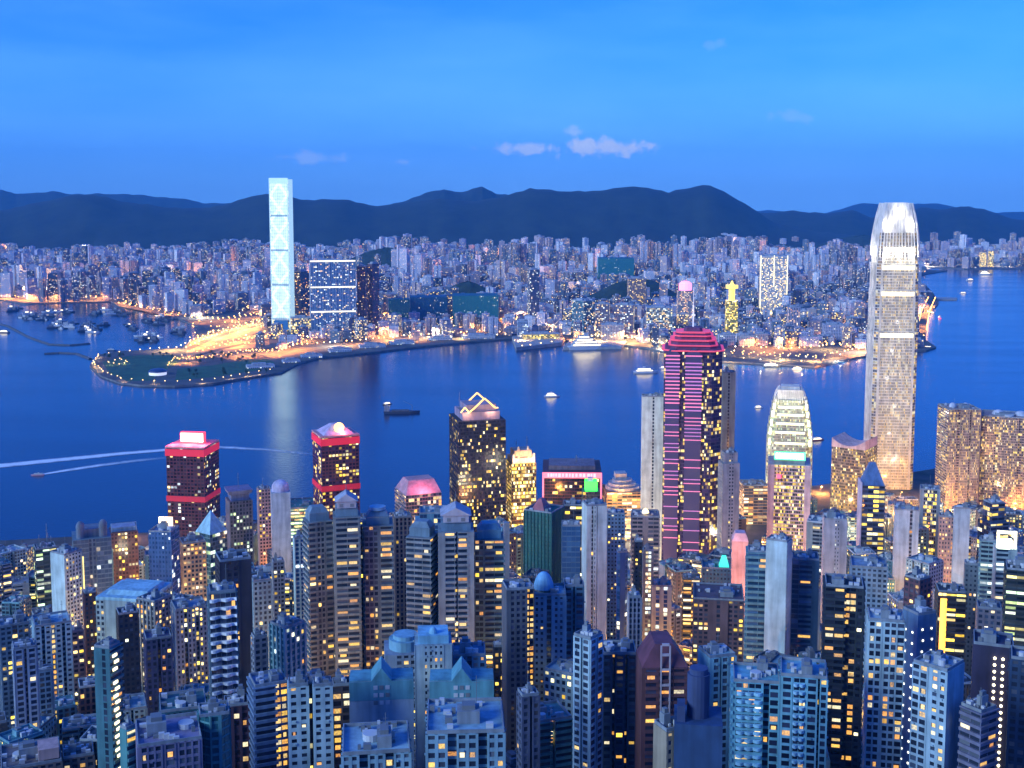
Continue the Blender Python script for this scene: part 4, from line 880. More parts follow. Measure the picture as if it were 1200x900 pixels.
d19 = T('dark plum tower hung with two vertical strings of bulbs', 1140, 1141, 1188, 750, 520, 'b', 'b', (.075,.05,.12), G_DARK)
W, D, H = d19['W'], d19['D'], d19['H']
for s in (.04, .24):
    q = MB()
    for k in range(34): q.blob((W*s, -D/2-.6, H-5-k*3.0), .62, 0, k, 1, 0)
    part(d19, 'bulb_string', q, plain((.8,.75,.6), .5, 0, (1,.88,.55), 2.6))
d20 = T('navy blue tower cut by the picture edge beside the plum tower', 1184, 1185, 1226, 768, 500, 'w', 'w', (.05,.09,.20), G_NEAR, lit=6)
d21 = T('dark maroon block with a blue flat roof', 1060, 1078, 1091, 676, 720, 'w', 'w', (.12,.06,.10), winmat(.06,0,'gold',1.5))
d22 = T('block with a tall orange lit glass stairwell', 1096, 1100, 1132, 690, 760, 's.6,h1.4', 'w', (.08,.08,.10), winmat(.14,.1,'gold',1.7,(.015,.015,.02)))
W, D, H = d22['W'], d22['D'], d22['H']; g = MB(); g.cyl(-W*.3, -D/2, H-40, H-4, W*.12, 12); part(d22, 'lit_stairwell', g, plain((.8,.4,.1), .5, 0, (1,.40,.05), 1.5))
d23 = T('tall grey concrete slab right of the orange stairwell', 1130, 1131, 1146, 660, 800, 'k', 'b', (.28,.27,.33), G_RES)
d24 = T('white tower with a bright lit frame on its roof', 1164, 1168, 1192, 640, 820, 'h1,b.7', 'b', (.52,.56,.64), winmat(.2,.1,'pale',1.2), plant=False)
W, D, H = d24['W'], d24['D'], d24['H']; g = MB()
for s in (-1, 1): g.box(s*W*.42-.8, s*W*.42+.8, -D*.4, -D*.3, H+.02, H+12)
g.box(-W*.42+.82, W*.42-.82, -D*.39, -D*.31, H+10, H+11.9); part(d24, 'roof_frame', g, plain((.8,.78,.6), .5, 0, (1,.9,.55), 1.0))
g = MB(); g.box(-W*.3, W*.3, -D*.25, D*.1, H+.02, H+5); part(d24, 'lit_room', g, plain((.8,.78,.6), .5, 0, (1,.85,.4), 3.0)); glow(loc2w(d24, 0, -D*.5, H+5), (1,.85,.45), 4e3, 1)
d25 = T('white and teal banded tower just before the dark blue domed one', 1149, 1150, 1168, 632, 850, 'h', 'h', (.40,.52,.58), winmat(.2,.12,'pale',1.2))
d26 = T('black office block with green and yellow floor bands', 1178, 1180, 1218, 664, 740, 'h', 'h', (.045,.06,.075), winmat(.2,.25,'green',1.5,(.012,.02,.025)), name=OT, cat=OC)
d27 = T('pinkish mid rise between the concrete slab and green banded block', 1144, 1146, 1174, 710, 680, 'w', 'b', (.36,.27,.34), winmat(.12,0,'pale',1.2))
# ---- near row, left of centre ---------------------------------------------
e1 = T('blue fronted tower with striped lavender edge and gold lit windows', 291, 299, 337, 796, 520, 'h1.2,s.8r1.5', 'h', (.30,.36,.58), winmat(.02,0,'gold',1.7,(.015,.02,.045)), lit=50, litsty='s')
e2 = T('white slab with paired square windows, west of a lit slot', 337, 338, 361, 800, 492, 'k', 'b', (.86,.90,1.0), winmat(.015,0,'warm',1.4,(.012,.015,.03),(.04,.05,.08)), lit=4, cwm=1.35, fh=3.2)
e3 = T('white slab with paired square windows, east of a lit slot', 366, 367, 389, 800, 492, 'k', 'b', (.86,.90,1.0), winmat(.015,0,'warm',1.4,(.012,.015,.03),(.04,.05,.08)), lit=4, cwm=1.35, fh=3.2)
e3b = T('narrow dark link with stair lights between two white slabs', 361.5, 361.6, 365.5, 800, 500, 's', 's', (.05,.05,.07), winmat(.3,0,'gold',1.4,(.01,.01,.02)), plant=False, name='link_block', cat='tower link')
e4 = T('brown tower with orange lit bays beside the white slabs', 389, 390, 411, 800, 520, 's1,b.15,s1', 'w', (.15,.10,.10), winmat(.03,0,'warm',1.7,(.02,.015,.015)), lit=30)
def gable_hall(label, x0, x1, yt, Y):
    ti = T(label, x0, x0+.01, x1, yt, Y, 'b', 'b', (.66,.64,.76), G_NEAR, plant=False, ratio=.5, name='gabled_block', cat='apartment block')
    W, D, H = ti['W'], ti['D'], ti['H']; g = MB(); tl = wallmat((.12,.34,.40))
    g.box(-W/2-.1, W/2+.1, -D/2-.34, -D/2-.16, H-8, H+.5); part(ti, 'teal_band', g, tl)
    g = MB(); b0 = len(g.v); y0, y1 = -D/2-.3, D/2
    g.v += [(-W*.16,y0,H+.52),(W*.16,y0,H+.52),(0,y0,H+6.5),(-W*.16,y1,H+.52),(W*.16,y1,H+.52),(0,y1,H+6.5)]; g.idx(b0, [(0,1,2),(1,4,5,2),(4,3,5),(3,0,2,5)])
    g.box(-W*.5, W*.5, -D*.4, D*.5, H+.02, H+.5); part(ti, 'gable', g, tl)
    for r_ in range(3):
        for c_ in range(3):
            q = MB(); cx = (c_-1)*2.6; q.box(cx-.9, cx+.9, -D/2-.55, -D/2-.36, H-10+r_*3.4, H-8.2+r_*3.4); part(ti, 'window', q, PLANTM[2] if (r_+c_) % 3 else PLANTM[1])
    return ti
e5 = gable_hall('pale lavender block with a teal gable, west one of the pair', 410, 484, 792, 520)
e6 = gable_hall('pale lavender block with a teal gable, east one of the pair', 504, 578, 792, 520)
e7 = T('blue white stepped block below the western teal gable', 401, 402, 480, 866, 425, 'w1,s.6r2,w1,s.6r2,w1', 'w', (.50,.64,.80), G_NEAR, lit=10)
e8 = T('blue white stepped block below the eastern teal gable', 500, 501, 590, 840, 425, 'w1.2,s.6r2,w1.2,s.6r2,w1', 'w', (.46,.62,.80), G_NEAR, lit=16)
e9 = T('pinkish podium with a round drum rising between the teal gables', 450, 452, 500, 758, 600, 'b1,w2,b1', 'b', (.46,.44,.56), G_RES2, plant=False)
W, D, H = e9['W'], e9['D'], e9['H']; g = MB(); g.cyl(0, 0, H+.02, H+5, W*.4, 20); g.cyl(0, 0, H+5.02, H+7, W*.3, 20); part(e9, 'roof_drum', g, wallmat((.2,.42,.54)))
e10 = T('white penthouse tower with a cyan pool like roof', 486, 487, 529, 748, 575, 'b.4,k1,b.4', 'k', (.58,.62,.74), G_RES, plant=False)
W, D, H = e10['W'], e10['D'], e10['H']; g = MB(); g.box(-W*.42, W*.42, -D*.42, D*.42, H+.02, H+4); g.dome(0, -D*.2, H+4.02, W*.12, 3); part(e10, 'roof', g, wallmat((.22,.5,.66)))
glow(loc2w(e10, 0, -D*.8, H-14), (1,.95,.5), 160, .5)
e11 = T('deep blue block right of the cyan roofed penthouse', 530, 531, 569, 762, 585, 'w1,s.4r3,w1', 'b', (.16,.34,.58), G_NEAR, lit=2)
e12 = T('dark brown slot tower in shadow beside the eastern gable', 578, 579, 592, 756, 640, 'w', 'w', (.10,.08,.09), G_RES2, lit=6)
e13 = T('teal round cornered glass block by the bottom edge', 232, 234, 269, 832, 480, 'v', 'v', (.18,.42,.48), winmat(.01,0,'warm',1.4,(.02,.10,.13),(.04,.16,.2)), cut=4)
e14 = T('dark red mid rise between teal block and blue fronted tower', 262, 263, 291, 822, 525, 'v', 'v', (.13,.06,.10), winmat(.03,0,'warm',1.5,(.03,.015,.02)), lit=6)
e15 = T('purple framed tower with dark gridded bays along the bottom edge', 158, 162, 236, 856, 470, 'b.3,W2,b.3,W1,b.3,W2,b.3', 'b', (.42,.30,.50), G_NEAR, lit=16)
e16 = T('teal sliver tower left of the purple framed tower', 140, 148, 159, 852, 480, 'h', 'b', (.16,.40,.44), G_NEAR, lit=3)
e17 = T('dark teal block with open rooftop tanks', 186, 188, 242, 822, 560, 'k', 'b', (.07,.20,.26), G_RES, plant=True)
e18 = T('old low brown tenement with a pink roof hut and lit windows', 0, 2, 72, 884, 560, 'w', 'w', (.28,.22,.22), winmat(.1,0,'gold',1.5), name='tenement', cat='low building')
e19 = T('low brown tenement with a flat roof, east of the pink hut', 73, 74, 110, 880, 565, 'w', 'w', (.26,.2,.2), winmat(.12,0,'warm',1.5), name='tenement', cat='low building')
W, D, H = e18['W'], e18['D'], e18['H']; g = MB(); g.box(W*.12, W*.46, -D*.45, 0, H+1.4, H+6.5); part(e18, 'roof_hut', g, wallmat((.6,.4,.38)))
# ================================================================== low and mid rise filling the near shore between the towers
rf = random.Random(42)
YLIM = [(0,648),(60,645),(180,645),(205,612),(300,606),(460,606),(530,596),(640,590),(760,590),(850,572),(1000,575),(1200,602)]
FW = [((.64,.70,.78),'white'), ((.34,.38,.44),'grey'), ((.46,.44,.56),'lavender'), ((.22,.17,.16),'brown'), ((.18,.32,.42),'blue grey'), ((.40,.36,.32),'tan'), ((.10,.12,.16),'dark'), ((.44,.62,.74),'pale blue'), ((.16,.36,.42),'teal')]
FG = [winmat(.10,0,'warm',1.7,(.015,.022,.035)), winmat(.22,.03,'gold',1.8,(.015,.02,.03)), winmat(.16,.04,'mix',1.5,(.015,.022,.035)), winmat(.34,.10,'gold',1.7,(.015,.015,.02))]
def quarter(px, Y):
    a = 'western' if px < 260 else 'west central' if px < 520 else 'central' if px < 760 else 'east central' if px < 980 else 'eastern'
    b = 'waterfront' if Y > 1180 else 'middle streets' if Y > 780 else 'upper slope'
    return a, b
LAND_ = list(FOOT); SPEC = []
from mathutils.bvhtree import BVHTree
y = 560.0
while y < 1640:
    x = -.46*y - 20
    while x < .46*y + 20:
        px_, py_ = x + rf.uniform(-9, 9), y + rf.uniform(-9, 9)
        x += 25 if y < 800 else 31 if y < 1200 else 40
        shore = lerp(px_, [(p[0], p[1]) for p in ISL[1:-1]]) - 25
        if py_ > shore or rf.random() < .14: continue
        W, D = rf.uniform(14, 23)*(1 if y < 1100 else 1.25), rf.uniform(13, 21)*(1 if y < 1100 else 1.2)
        r = math.hypot(W, D)/2
        if any(math.hypot(px_-q[0], py_-q[1]) < (r + q[2])*.80 for q in FOOT): continue
        z0 = terr(px_, py_)
        if y < 800: H = rf.choice((rf.uniform(15, 40), rf.uniform(30, 75)))
        elif y < 1200: H = rf.choice((rf.uniform(16, 45), rf.uniform(35, 100)))
        else: H = rf.choice((rf.uniform(14, 40), rf.uniform(25, 75)))
        ok = False
        while H > 9:
            sx, sy = proj((px_, py_ - D/2, z0 + H)); mar = 105 if y < 900 else 80
            ok = sy > lerp(sx, YLIM) and all(not (q[1] > py_ and q[3]-6 < sx < q[4]+6 and sy < q[5] + mar) for q in LAND_)
            if ok: break
            H -= 5
        if not ok or sx < -25 or sx > 1225 or sy > 912: continue
        rz = -math.atan(px_/py_) + rf.choice((0, .25, -.3, .5, -.5)) + rf.uniform(-.1, .1)
        SPEC.append((px_, py_, z0, rz, W, D, H, rf.random(), rf.randrange(10**6)))
    y += 26 if y < 800 else 33 if y < 1200 else 42
def seen_counts():
    V, P, own = [], [], []
    for i, (bx, by, bz, rz, W, D, H) in enumerate([s[:7] for s in SPEC] + BOXES):
        c, s = math.cos(rz), math.sin(rz); b0 = len(V)
        for z in (0, H):
            for a, e in ((-.5,-.5),(.5,-.5),(.5,.5),(-.5,.5)): V.append((bx+a*W*c-e*D*s, by+a*W*s+e*D*c, bz+z))
        for f in ((0,1,5,4),(1,2,6,5),(2,3,7,6),(3,0,4,7),(4,5,6,7)): P.append(tuple(b0+k for k in f)); own.append(i)
    T_ = BVHTree.FromPolygons(V, P); cnt = [0]*len(SPEC); o = Vector((0, 0, CAMZ))
    for j in range(150):
        for i in range(400):
            h = T_.ray_cast(o, ray(3*i+1.5, 540+2.4*j).normalized())
            if h[2] is not None and own[h[2]] < len(SPEC): cnt[own[h[2]]] += 1
    return cnt
CNT = seen_counts(); ORD = sorted(range(len(SPEC)), key=lambda i: -CNT[i]); print('infill', len(SPEC), sum(c > 0 for c in CNT))
MASSR = []
for rank, i in enumerate(ORD):
    px_, py_, z0, rz, W, D, H, _, sd = SPEC[i]
    if CNT[i] == 0: break
    rf2 = random.Random(sd); wc, cname = rf2.choice(FW); sx = proj((px_, py_, z0+H))[0]; a, b_ = quarter(sx, py_)
    size = 'low' if H < 26 else 'mid rise' if H < 55 else 'slim tall'
    fr = rf2.choice(('b.25,w1,s.35r3,w1,b.25', 'b.2,W1,b.15,W1,b.2', 'k1,s.4r3,k1,s.4r3,k1', 'h1,s.3r3,h1', 'v', 'b.4,h,b.4', 'W1,s.35r3.5,W1', 'w', 'b.2,w1,s.3r2.5,w1,s.3r2.5,w1,b.2'))
    ti = T(f'{size} {cname} building packed among the taller towers, {a} {b_}', 0, 0, 0, 0, py_, fr, rf2.choice(('w', 'k', 'b', 'w')), wc, rf2.choice(FG), rf2.choice((3.2, 3.4, 3.8)), name='town_building', cat='building',
      geo=(Vector((px_, py_, z0 + H)), rz, W, D), roof=wallmat(rf2.choice(((.30,.34,.38), (.46,.54,.58), (.16,.36,.44), (.14,.16,.19)))), group=f'{a} {b_} infill buildings')
    if rank >= 288: MASSR.append(ti['root'])
if MASSR:      # the scraps that barely show become one mass
    bpy.context.view_layer.update(); mats, mi, mass = [], {}, MB()
    for o in MASSR:
        for c in list(o.children_recursive)[::-1]:
            me = c.data; M_ = o.matrix_world; b0 = len(mass.v); mass.v += [tuple(M_ @ v.co) for v in me.vertices]; uvl = me.uv_layers.active
            for p in me.polygons:
                mt_ = me.materials[p.material_index]
                if mt_ not in mi: mi[mt_] = len(mats); mats.append(mt_)
                mass.f.append(tuple(b0+q for q in p.vertices)); mass.m.append(mi[mt_])
                if uvl: mass.hasuv = True; mass.uv.append([tuple(uvl.data[q].uv) for q in p.loop_indices])
                else: mass.uv.append(None)
            bpy.data.objects.remove(c)
        bpy.data.objects.remove(o)
    tag(mass.build('small_buildings', mats), 'scraps of low buildings barely showing between the towers', kind='stuff')
# ================================================================== street lamps
LAMP_O = plain((.8,.5,.2), .5, 0, (1,.42,.08), 5.0)
LAMP_Y = plain((.8,.6,.3), .5, 0, (1,.62,.18), 5.0)
LAMP_W = plain((.8,.75,.7), .5, 0, (1,.86,.62), 5.0)
_lm = {}
def lamp_mesh(k, h, r):
    key = (k, h, r)
    if key not in _lm:
        g = MB(); g.rod((0,0,0), (0,0,h), .16, 4, 0); g.rod((0,0,h), (1.6,0,h+.3), .12, 4, 0); g.blob((1.9,0,h+.25), r, 1, 0, .6, 0)
        _lm[key] = g.mesh('street_lamp', [PLANTM[1], {'o': LAMP_O, 'y': LAMP_Y, 'w': LAMP_W}[k]])
    return _lm[key]
nl = 0
LC = {'o': (1,.36,.07), 'y': (1,.60,.20), 'w': (1,.84,.6)}
def lamp(p, k, h, r, label, group, pw=0):
    global nl
    nl += 1
    o = bpy.data.objects.new('street_lamp', lamp_mesh(k, h, r)); COL.objects.link(o); o.location = p; o.rotation_euler = (0, 0, rf.uniform(0, 6.28))
    tag(o, label, 'street lamp', group)
    if pw: glow((p[0], p[1], p[2]+h-1.2), LC[k], pw, .8, p[1] > 2400 or p[0] > 700)
n = 0
for it in range(6000):
    if n >= 135: break
    Y = rf.uniform(500, 1750); x = rf.uniform(-.44, .44)*Y
    if Y > lerp(x, [(p[0], p[1]) for p in ISL[1:-1]]) - 8: continue
    if Y < 900 and rf.random() < .6: continue
    if x < -.1*Y and rf.random() < .35: continue
    if any(math.hypot(x-q[0], Y-q[1]) < q[2]*.9 + 2 for q in FOOT): continue
    sx, sy = proj((x, Y, terr(x, Y)+9))
    if not (-10 < sx < 1210 and sy < 905): continue
    k = rf.choice('oooyw'); a, b_ = quarter(sx, Y)
    lamp((x, Y, terr(x, Y)), k, 9, .85, f"{ {'o':'orange','y':'amber','w':'white'}[k] } street lamp lighting a gap between towers, {a} {b_}", f'{a} {b_} street lamps', (0 if n % 4 == 0 else 6e4 if Y < 1000 else 9e4 if x > 0 else 6e4)); n += 1
# ================================================================== the far peninsula: named buildings
def uvbox(g, x0, x1, y0, y1, z0, z1, m=0, mt=None, cu=4.5, cv=4.0, seed=0):
    nv_ = max(1, round((z1-z0)/cv)); o = (seed*37) % 211
    for (a, b_) in (((x0,y0),(x1,y0)), ((x1,y0),(x1,y1)), ((x1,y1),(x0,y1)), ((x0,y1),(x0,y0))):
        nu = max(1, round(math.hypot(b_[0]-a[0], b_[1]-a[1])/cu)); o += 31
        g.face([(a[0],a[1],z0),(b_[0],b_[1],z0),(b_[0],b_[1],z1),(a[0],a[1],z1)], m, [(o,o),(o+nu,o),(o+nu,o+nv_),(o,o+nv_)])
    g.face([(x0,y0,z1),(x1,y0,z1),(x1,y1,z1),(x0,y1,z1)], m if mt is None else mt)
KF = []
def K(label, x0, xm, x1, yt, Y, mat, name='apartment_block', cat='apartment block', ratio=.7, roofm=None, cu=4.5, cv=4.0, bits=True, z0=4.0):
    top, rz, W, D = place(x0, xm, x1, yt, Y, ratio); H = top.z - z0
    root = empty(name, (top.x, top.y, z0), rz); tag(root, label, cat)
    KF.append((top.x, top.y, math.hypot(W, D)/2, x0, x1, yt))
    g = MB(); uvbox(g, -W/2, W/2, -D/2, D/2, 0, H, 0, 0, cu, cv, hash_(label)); g.build('wall', mat, root)
    ti = dict(root=root, W=W, D=D, H=H, rz=rz, top=top)
    if bits:
        g = MB(); g.box(-W*.5, W*.5, -D*.5, D*.5, H+.05, H+1.6); g.box(-W*.3, W*.2, -D*.3, D*.3, H+1.65, H+6); g.box(W*.25, W*.4, -D*.2, D*.2, H+1.65, H+4); g.build('roof', roofm or wallmat((.4,.42,.46)), root)
    return ti
# the glowing skyscraper
m, t, b = mat_new('light_show_panels'); uv = N(t, 'ShaderNodeUVMap', uv_map='UVMap')
sp = N(t, 'ShaderNodeSeparateXYZ'); LK(t, uv.outputs[0], sp.inputs[0])
def M(op, a, b_=None, v=None):
    n = N(t, 'ShaderNodeMath', operation=op); LK(t, a, n.inputs[0])
    if b_ is not None: LK(t, b_, n.inputs[1])
    elif v is not None: n.inputs[1].default_value = v
    return n.outputs[0]
du = M('ABSOLUTE', M('SUBTRACT', sp.outputs[0], v=.5)); dv = M('PINGPONG', sp.outputs[1], v=1.0)
dia = M('ABSOLUTE', M('SUBTRACT', M('ADD', M('MULTIPLY', du, v=2.0), dv), v=1.0))
line = M('LESS_THAN', dia, v=.20); lines2 = M('LESS_THAN', M('FRACT', M('MULTIPLY', sp.outputs[0], v=9.0)), v=.55)
nz = N(t, 'ShaderNodeTexNoise'); nz.inputs['Scale'].default_value = 3.5; nz.inputs['Detail'].default_value = 4; LK(t, uv.outputs[0], nz.inputs[0])
band = M('GREATER_THAN', M('FRACT', M('MULTIPLY', sp.outputs[1], v=.36)), v=.06)
tot = M('MULTIPLY', M('ADD', M('ADD', M('MULTIPLY', line, v=.20), M('MULTIPLY', lines2, v=.14)), M('ADD', M('MULTIPLY', nz.outputs[0], v=.46), v=.10)), M('ADD', M('MULTIPLY', M('MULTIPLY', band, M('ADD', M('MULTIPLY', M('LESS_THAN', M('FRACT', M('MULTIPLY', sp.outputs[1], v=4.0)), v=.72), v=.35), v=.65)), v=.85), v=.25))
b.inputs['Emission Color'].default_value = (.70, .97, 1, 1); LK(t, tot, b.inputs['Emission Strength']); b.inputs['Base Color'].default_value = (.2, .3, .35, 1); b.inputs['Roughness'].default_value = .2
LED = m
def skyscraper():
    ti = K('tallest far skyscraper, its whole front glowing cyan white', 315.5, 337, 342.5, 214, 3740, winmat(.35,.15,'gold',1.3,(.03,.04,.05)), 'skyscraper', 'skyscraper', bits=False)
    W, D, H, rt = ti['W'], ti['D'], ti['H'], ti['root']
    g = MB(); n = 10
    g.face([(-W*.46,-D/2-.6,34),(W*.46,-D/2-.6,34),(W*.46,-D/2-.6,H-2),(-W*.46,-D/2-.6,H-2)], 0, [(0,0),(1,0),(1,11),(0,11)])
    g.face([(-W*.46,-D/2-.6,34),(-W*.46,-D/2-.05,34),(-W*.46,-D/2-.05,H-2),(-W*.46,-D/2-.6,H-2)][::-1], 0, [(0,0)]*4); g.face([(W*.46,-D/2-.6,34),(W*.46,-D/2-.05,34),(W*.46,-D/2-.05,H-2),(W*.46,-D/2-.6,H-2)], 0, [(0,0)]*4)
    g.build('light_panel', LED, rt)
    g = MB()
    for s in (-1, 1):
        g.box(s*W*.49-1.2, s*W*.49+1.2, -D/2-2.2, -D/2-.7, 0, H+14)
    g.box(-W*.46, W*.46, -D/2-1.4, -D/2-.7, H-1.9, H+14); g.box(W/2+.1, W/2+1.4, -D*.45, D*.45, 0, H+10)
    g.box(-W*.45, W*.45, D*.3, D*.45, H+.05, H+9)
    g.build('crown_screen', [plain((.4,.5,.52), .4, 0, (.6,.95,1), .28)], rt)
    g = MB(); g.prism([(-W*.46,-D/2-9),(W*.46,-D/2-9),(W*.46,-D/2-.8),(-W*.46,-D/2-.8)], 6, 33.9, 0, plan2=[(-W*.36,-D/2-1.4),(W*.36,-D/2-1.4),(W*.36,-D/2-.8),(-W*.36,-D/2-.8)]); g.build('entrance_canopy', plain((.05,.16,.3), .15), rt)
skyscraper()
NAVY = farmat((.24,.34,.50), .16, 1.2, .7, .7, 'mix', (.03,.09,.18))
k1 = K('wide blue glass slab with two lit gaps across its front', 362, 364, 416, 306, 3690, NAVY, cu=5, cv=4)
g = MB(); q = MB(); W, D, H = k1['W'], k1['D'], k1['H']
for fr in (.0, .30, .64, 1.0): g.box(-W*.5-.4, W*.5+.4, -D/2-1.4, -D/2-.2, H*fr+1, H*fr+5)
part(k1, 'lit_gap', g, plain((.7,.65,.5), .5, 0, (1,.86,.55), .7))
for k in range(8): q.box(-W*.5+W*k/7-.8, -W*.5+W*k/7+.8, -D/2-1.0, -D/2-.15, 5.5, H-1)
part(k1, 'pilaster', q, wallmat((.36,.42,.5)))
K('dark twin tower squeezed between glowing skyscraper and blue slab', 344, 352, 362, 318, 3800, farmat((.10,.10,.16), .14, 1.4, .8, .7, 'warm'))
K('low lit podium at the foot of the glowing skyscraper', 340, 341, 366, 372, 3680, farmat((.3,.3,.28), .5, 1.5, .8, .7, 'gold'))
K('brown twin tower next to the blue glass slab, west half', 418, 428, 431, 312, 3720, farmat((.24,.12,.13), .12, 1.2, .6, .6, 'warm', (.05,.03,.05)))
K('brown twin tower next to the blue glass slab, east half', 431, 436, 444, 309, 3740, farmat((.20,.11,.13), .10, 1.2, .6, .6, 'warm', (.05,.03,.05)))
GREEN = farmat((.02,.17,.17), .03, 1.0, .3, .8, 'pale', (.02,.11,.13))
K('green netted slab block, tallest of the netted group', 530, 531, 584, 345, 3900, GREEN, bits=False)
K('teal netted block, low one west of the group', 455, 456, 480, 350, 3900, GREEN, bits=False)
K('teal netted block, middle one of the group', 480, 481, 524, 347, 3960, farmat((.03,.13,.2), .04, 1.0, .3, .8, 'pale', (.02,.09,.15)), bits=False)
K('dark slender tower standing alone over the low streets', 618, 621, 632, 316, 3900, farmat((.16,.16,.24), .18, 1.3, .8, .7, 'pale'))
K('pale stack of glass set on the ferry pier', 606, 607, 619, 376, 3560, farmat((.4,.48,.6), .2, 1.2, .8, .6, 'pale'))
MALL = [(670,684,697,352,(.08,.22,.26),'teal glass end block of the waterfront mall'), (698,714,715,356,(.30,.2,.22),'brown waterfront mall block next to the teal one'), (720,742,744,357,(.30,.2,.24),'brown waterfront mall block with a pale roof line'), (757,758,788,360,(.26,.3,.26),'waterfront mall block speckled all over with lit windows')]
for x0, xm, x1, yt, c, lab in MALL: K(lab, x0, xm, x1, yt, 3620, farmat(c, .5 if '757' in str(x0) else .28, 1.3, .8, .7, 'mix'))
K('low arched white hall in front of the brown mall blocks', 704, 705, 731, 380, 3520, farmat((.56,.46,.44), .12, 1.2))
K('brown hotel lit gold at its foot, behind the mall', 735, 737, 757, 326, 4400, farmat((.40,.24,.18), .2, 1.3, .7, .6, 'gold'))
WT = farmat((.8,.76,.72), .45, 1.4, .75, .7, 'gold', (.04,.05,.07))
k2 = K('tall white square tower outlined in warm light', 890, 892, 923, 300, 4200, WT, 'residential_tower', 'tower', ratio=.8, cu=4)
g = MB(); W, D, H = k2['W'], k2['D'], k2['H']
for s in (-1, 1): g.box(s*W/2-1.2, s*W/2+1.2, -D/2-1.3, -D/2-.1, 6, H+4)
g.box(-1.2, 1.2, -D/2-1.3, -D/2-.1, H*.5, H+4); g.box(-W/2+1.25, W/2-1.25, -D/2-1.2, -D/2-.15, 8, 15); part(k2, 'light_strip', g, plain((.8,.7,.4), .5, 0, (1,.85,.45), .9))
k3 = K('slim golden spire tower with a narrow lit top', 850, 851, 865, 352, 3640, farmat((.46,.36,.10), .6, 1.6, .8, .7, 'gold', (.2,.15,.02)), 'spire_tower', 'tower', bits=False)
g = MB(); W, D, H = k3['W'], k3['D'], k3['H']; g.cyl(0,0,H+.02,H+36,W*.26,10); g.cyl(0,0,H+36.02,H+46,W*.52,12); g.cyl(0,0,H+46.02,H+60,W*.22,10,r2=.6); part(k3, 'gold_top', g, plain((.8,.6,.1), .5, 0, (1,.68,.12), .75))
k4 = K('office tower with a round pink lit sign above bright floors', 793, 795, 813, 340, 3900, farmat((.36,.32,.34), .45, 1.4, .8, .5, 'warm'), 'office_tower', 'office tower', bits=False)
g = MB(); W, D, H = k4['W'], k4['D'], k4['H']; g.cyl(0,0,H+.02,H+22,W*.42,14); g.dome(0,0,H+22.02,W*.34,8); part(k4, 'roof_sign', g, plain((.8,.3,.4), .5, 0, (1,.22,.40), 1.1))
K('green tarpaulin wrapped block below the hills', 700, 702, 743, 302, 5600, GREEN, bits=False)
K('white low hall with flat roof near the eastern promenade', 843, 844, 862, 392, 3380, farmat((.56,.52,.56), .05, 1), name='waterfront_hall', cat='hall')
K('white cultural hall with sloped blank walls on the promenade', 864, 866, 884, 393, 3370, farmat((.62,.56,.52), .06, 1), name='waterfront_hall', cat='hall')
K('pale promenade hotel with red sign', 884, 886, 900, 391, 3380, farmat((.46,.38,.42), .2, 1.2), name='waterfront_hotel', cat='hotel')
K('broad blank hotel facing the water east of the square tower', 963, 966, 989, 380, 3500, farmat((.50,.46,.56), .08, 1), name='waterfront_hotel', cat='hotel')
K('twin ribbed tower below the white square tower', 922, 925, 938, 360, 3600, farmat((.46,.40,.46), .25, 1.2, .5, .9, 'warm'))
k5 = K('curved yellow lit landmark beside the far eastern water', 1158, 1159, 1165, 294, 6900, farmat((.6,.55,.2), .6, 1.5, .9, .9, 'gold'), 'waterfront_tower', 'tower', bits=False)
k6 = K('round lit building on the far eastern quay', 1148, 1149, 1156, 296, 6950, farmat((.5,.5,.4), .6, 1.5, .9, .9, 'gold'), 'waterfront_tower', 'tower', bits=False)
for x, y, c, p in [(850,420,'y',2e5),(872,422,'y',2e5),(892,424,'w',1.6e5),(915,424,'y',1.6e5),(940,426,'y',2e5),(965,424,'o',1.6e5),(985,418,'w',2e5),(1005,412,'o',1.6e5),(1030,408,'y',1.6e5),(700,396,'y',2e5),(735,398,'y',1.6e5),(775,404,'w',1.6e5),(810,412,'y',1.6e5),(640,392,'o',2e5),(610,396,'y',1.6e5),(480,396,'o',1.6e5),(540,392,'y',1.6e5),(420,398,'o',1.2e5)]:
    q = gnd(x, y, 16); lamp((q.x, q.y, 4), c, 18, 1.5, f"tall { {'o':'orange','y':'amber','w':'white'}[c] } flood lamp standing by the far waterfront", 'flood lamps by the far waterfront', p)
# ================================================================== the far peninsula: rows of blocks
FC = [((.56,.56,.62),'pale'), ((.46,.42,.54),'lavender'), ((.30,.32,.42),'grey'), ((.70,.68,.70),'white'), ((.44,.34,.36),'pinkish'), ((.12,.14,.22),'slate'), ((.34,.26,.26),'brown'), ((.26,.34,.44),'blue grey')]
FM = [farmat(c, (.09,.14,.20)[i % 3], 1.4, .6, .55, ('warm', 'gold', 'mix')[i % 3]) for i, (c, _) in enumerate((tuple(min(.85, x*1.2) if c[0] > .3 else x*.6 for x in c), n) for c, n in FC)]
FMW = [farmat(tuple(x*.9 for x in c), .36, 1.7, .7, .6, 'gold') for c, _ in FC]
FROOF = wallmat((.36,.38,.44))
MOUNDS = [(450, 291, 6400, 250, 'low wooded hill rising among the far blocks'), (748, 327, 4700, 190, 'wooded park mound in the far streets'), (610, 296, 7000, 300, 'dark wooded knoll behind the pale estates'), (1010, 276, 8300, 420, 'small dark hill behind the far eastern estates'), (548, 330, 4600, 130, 'small wooded knoll behind the netted blocks')]
KMZ = []
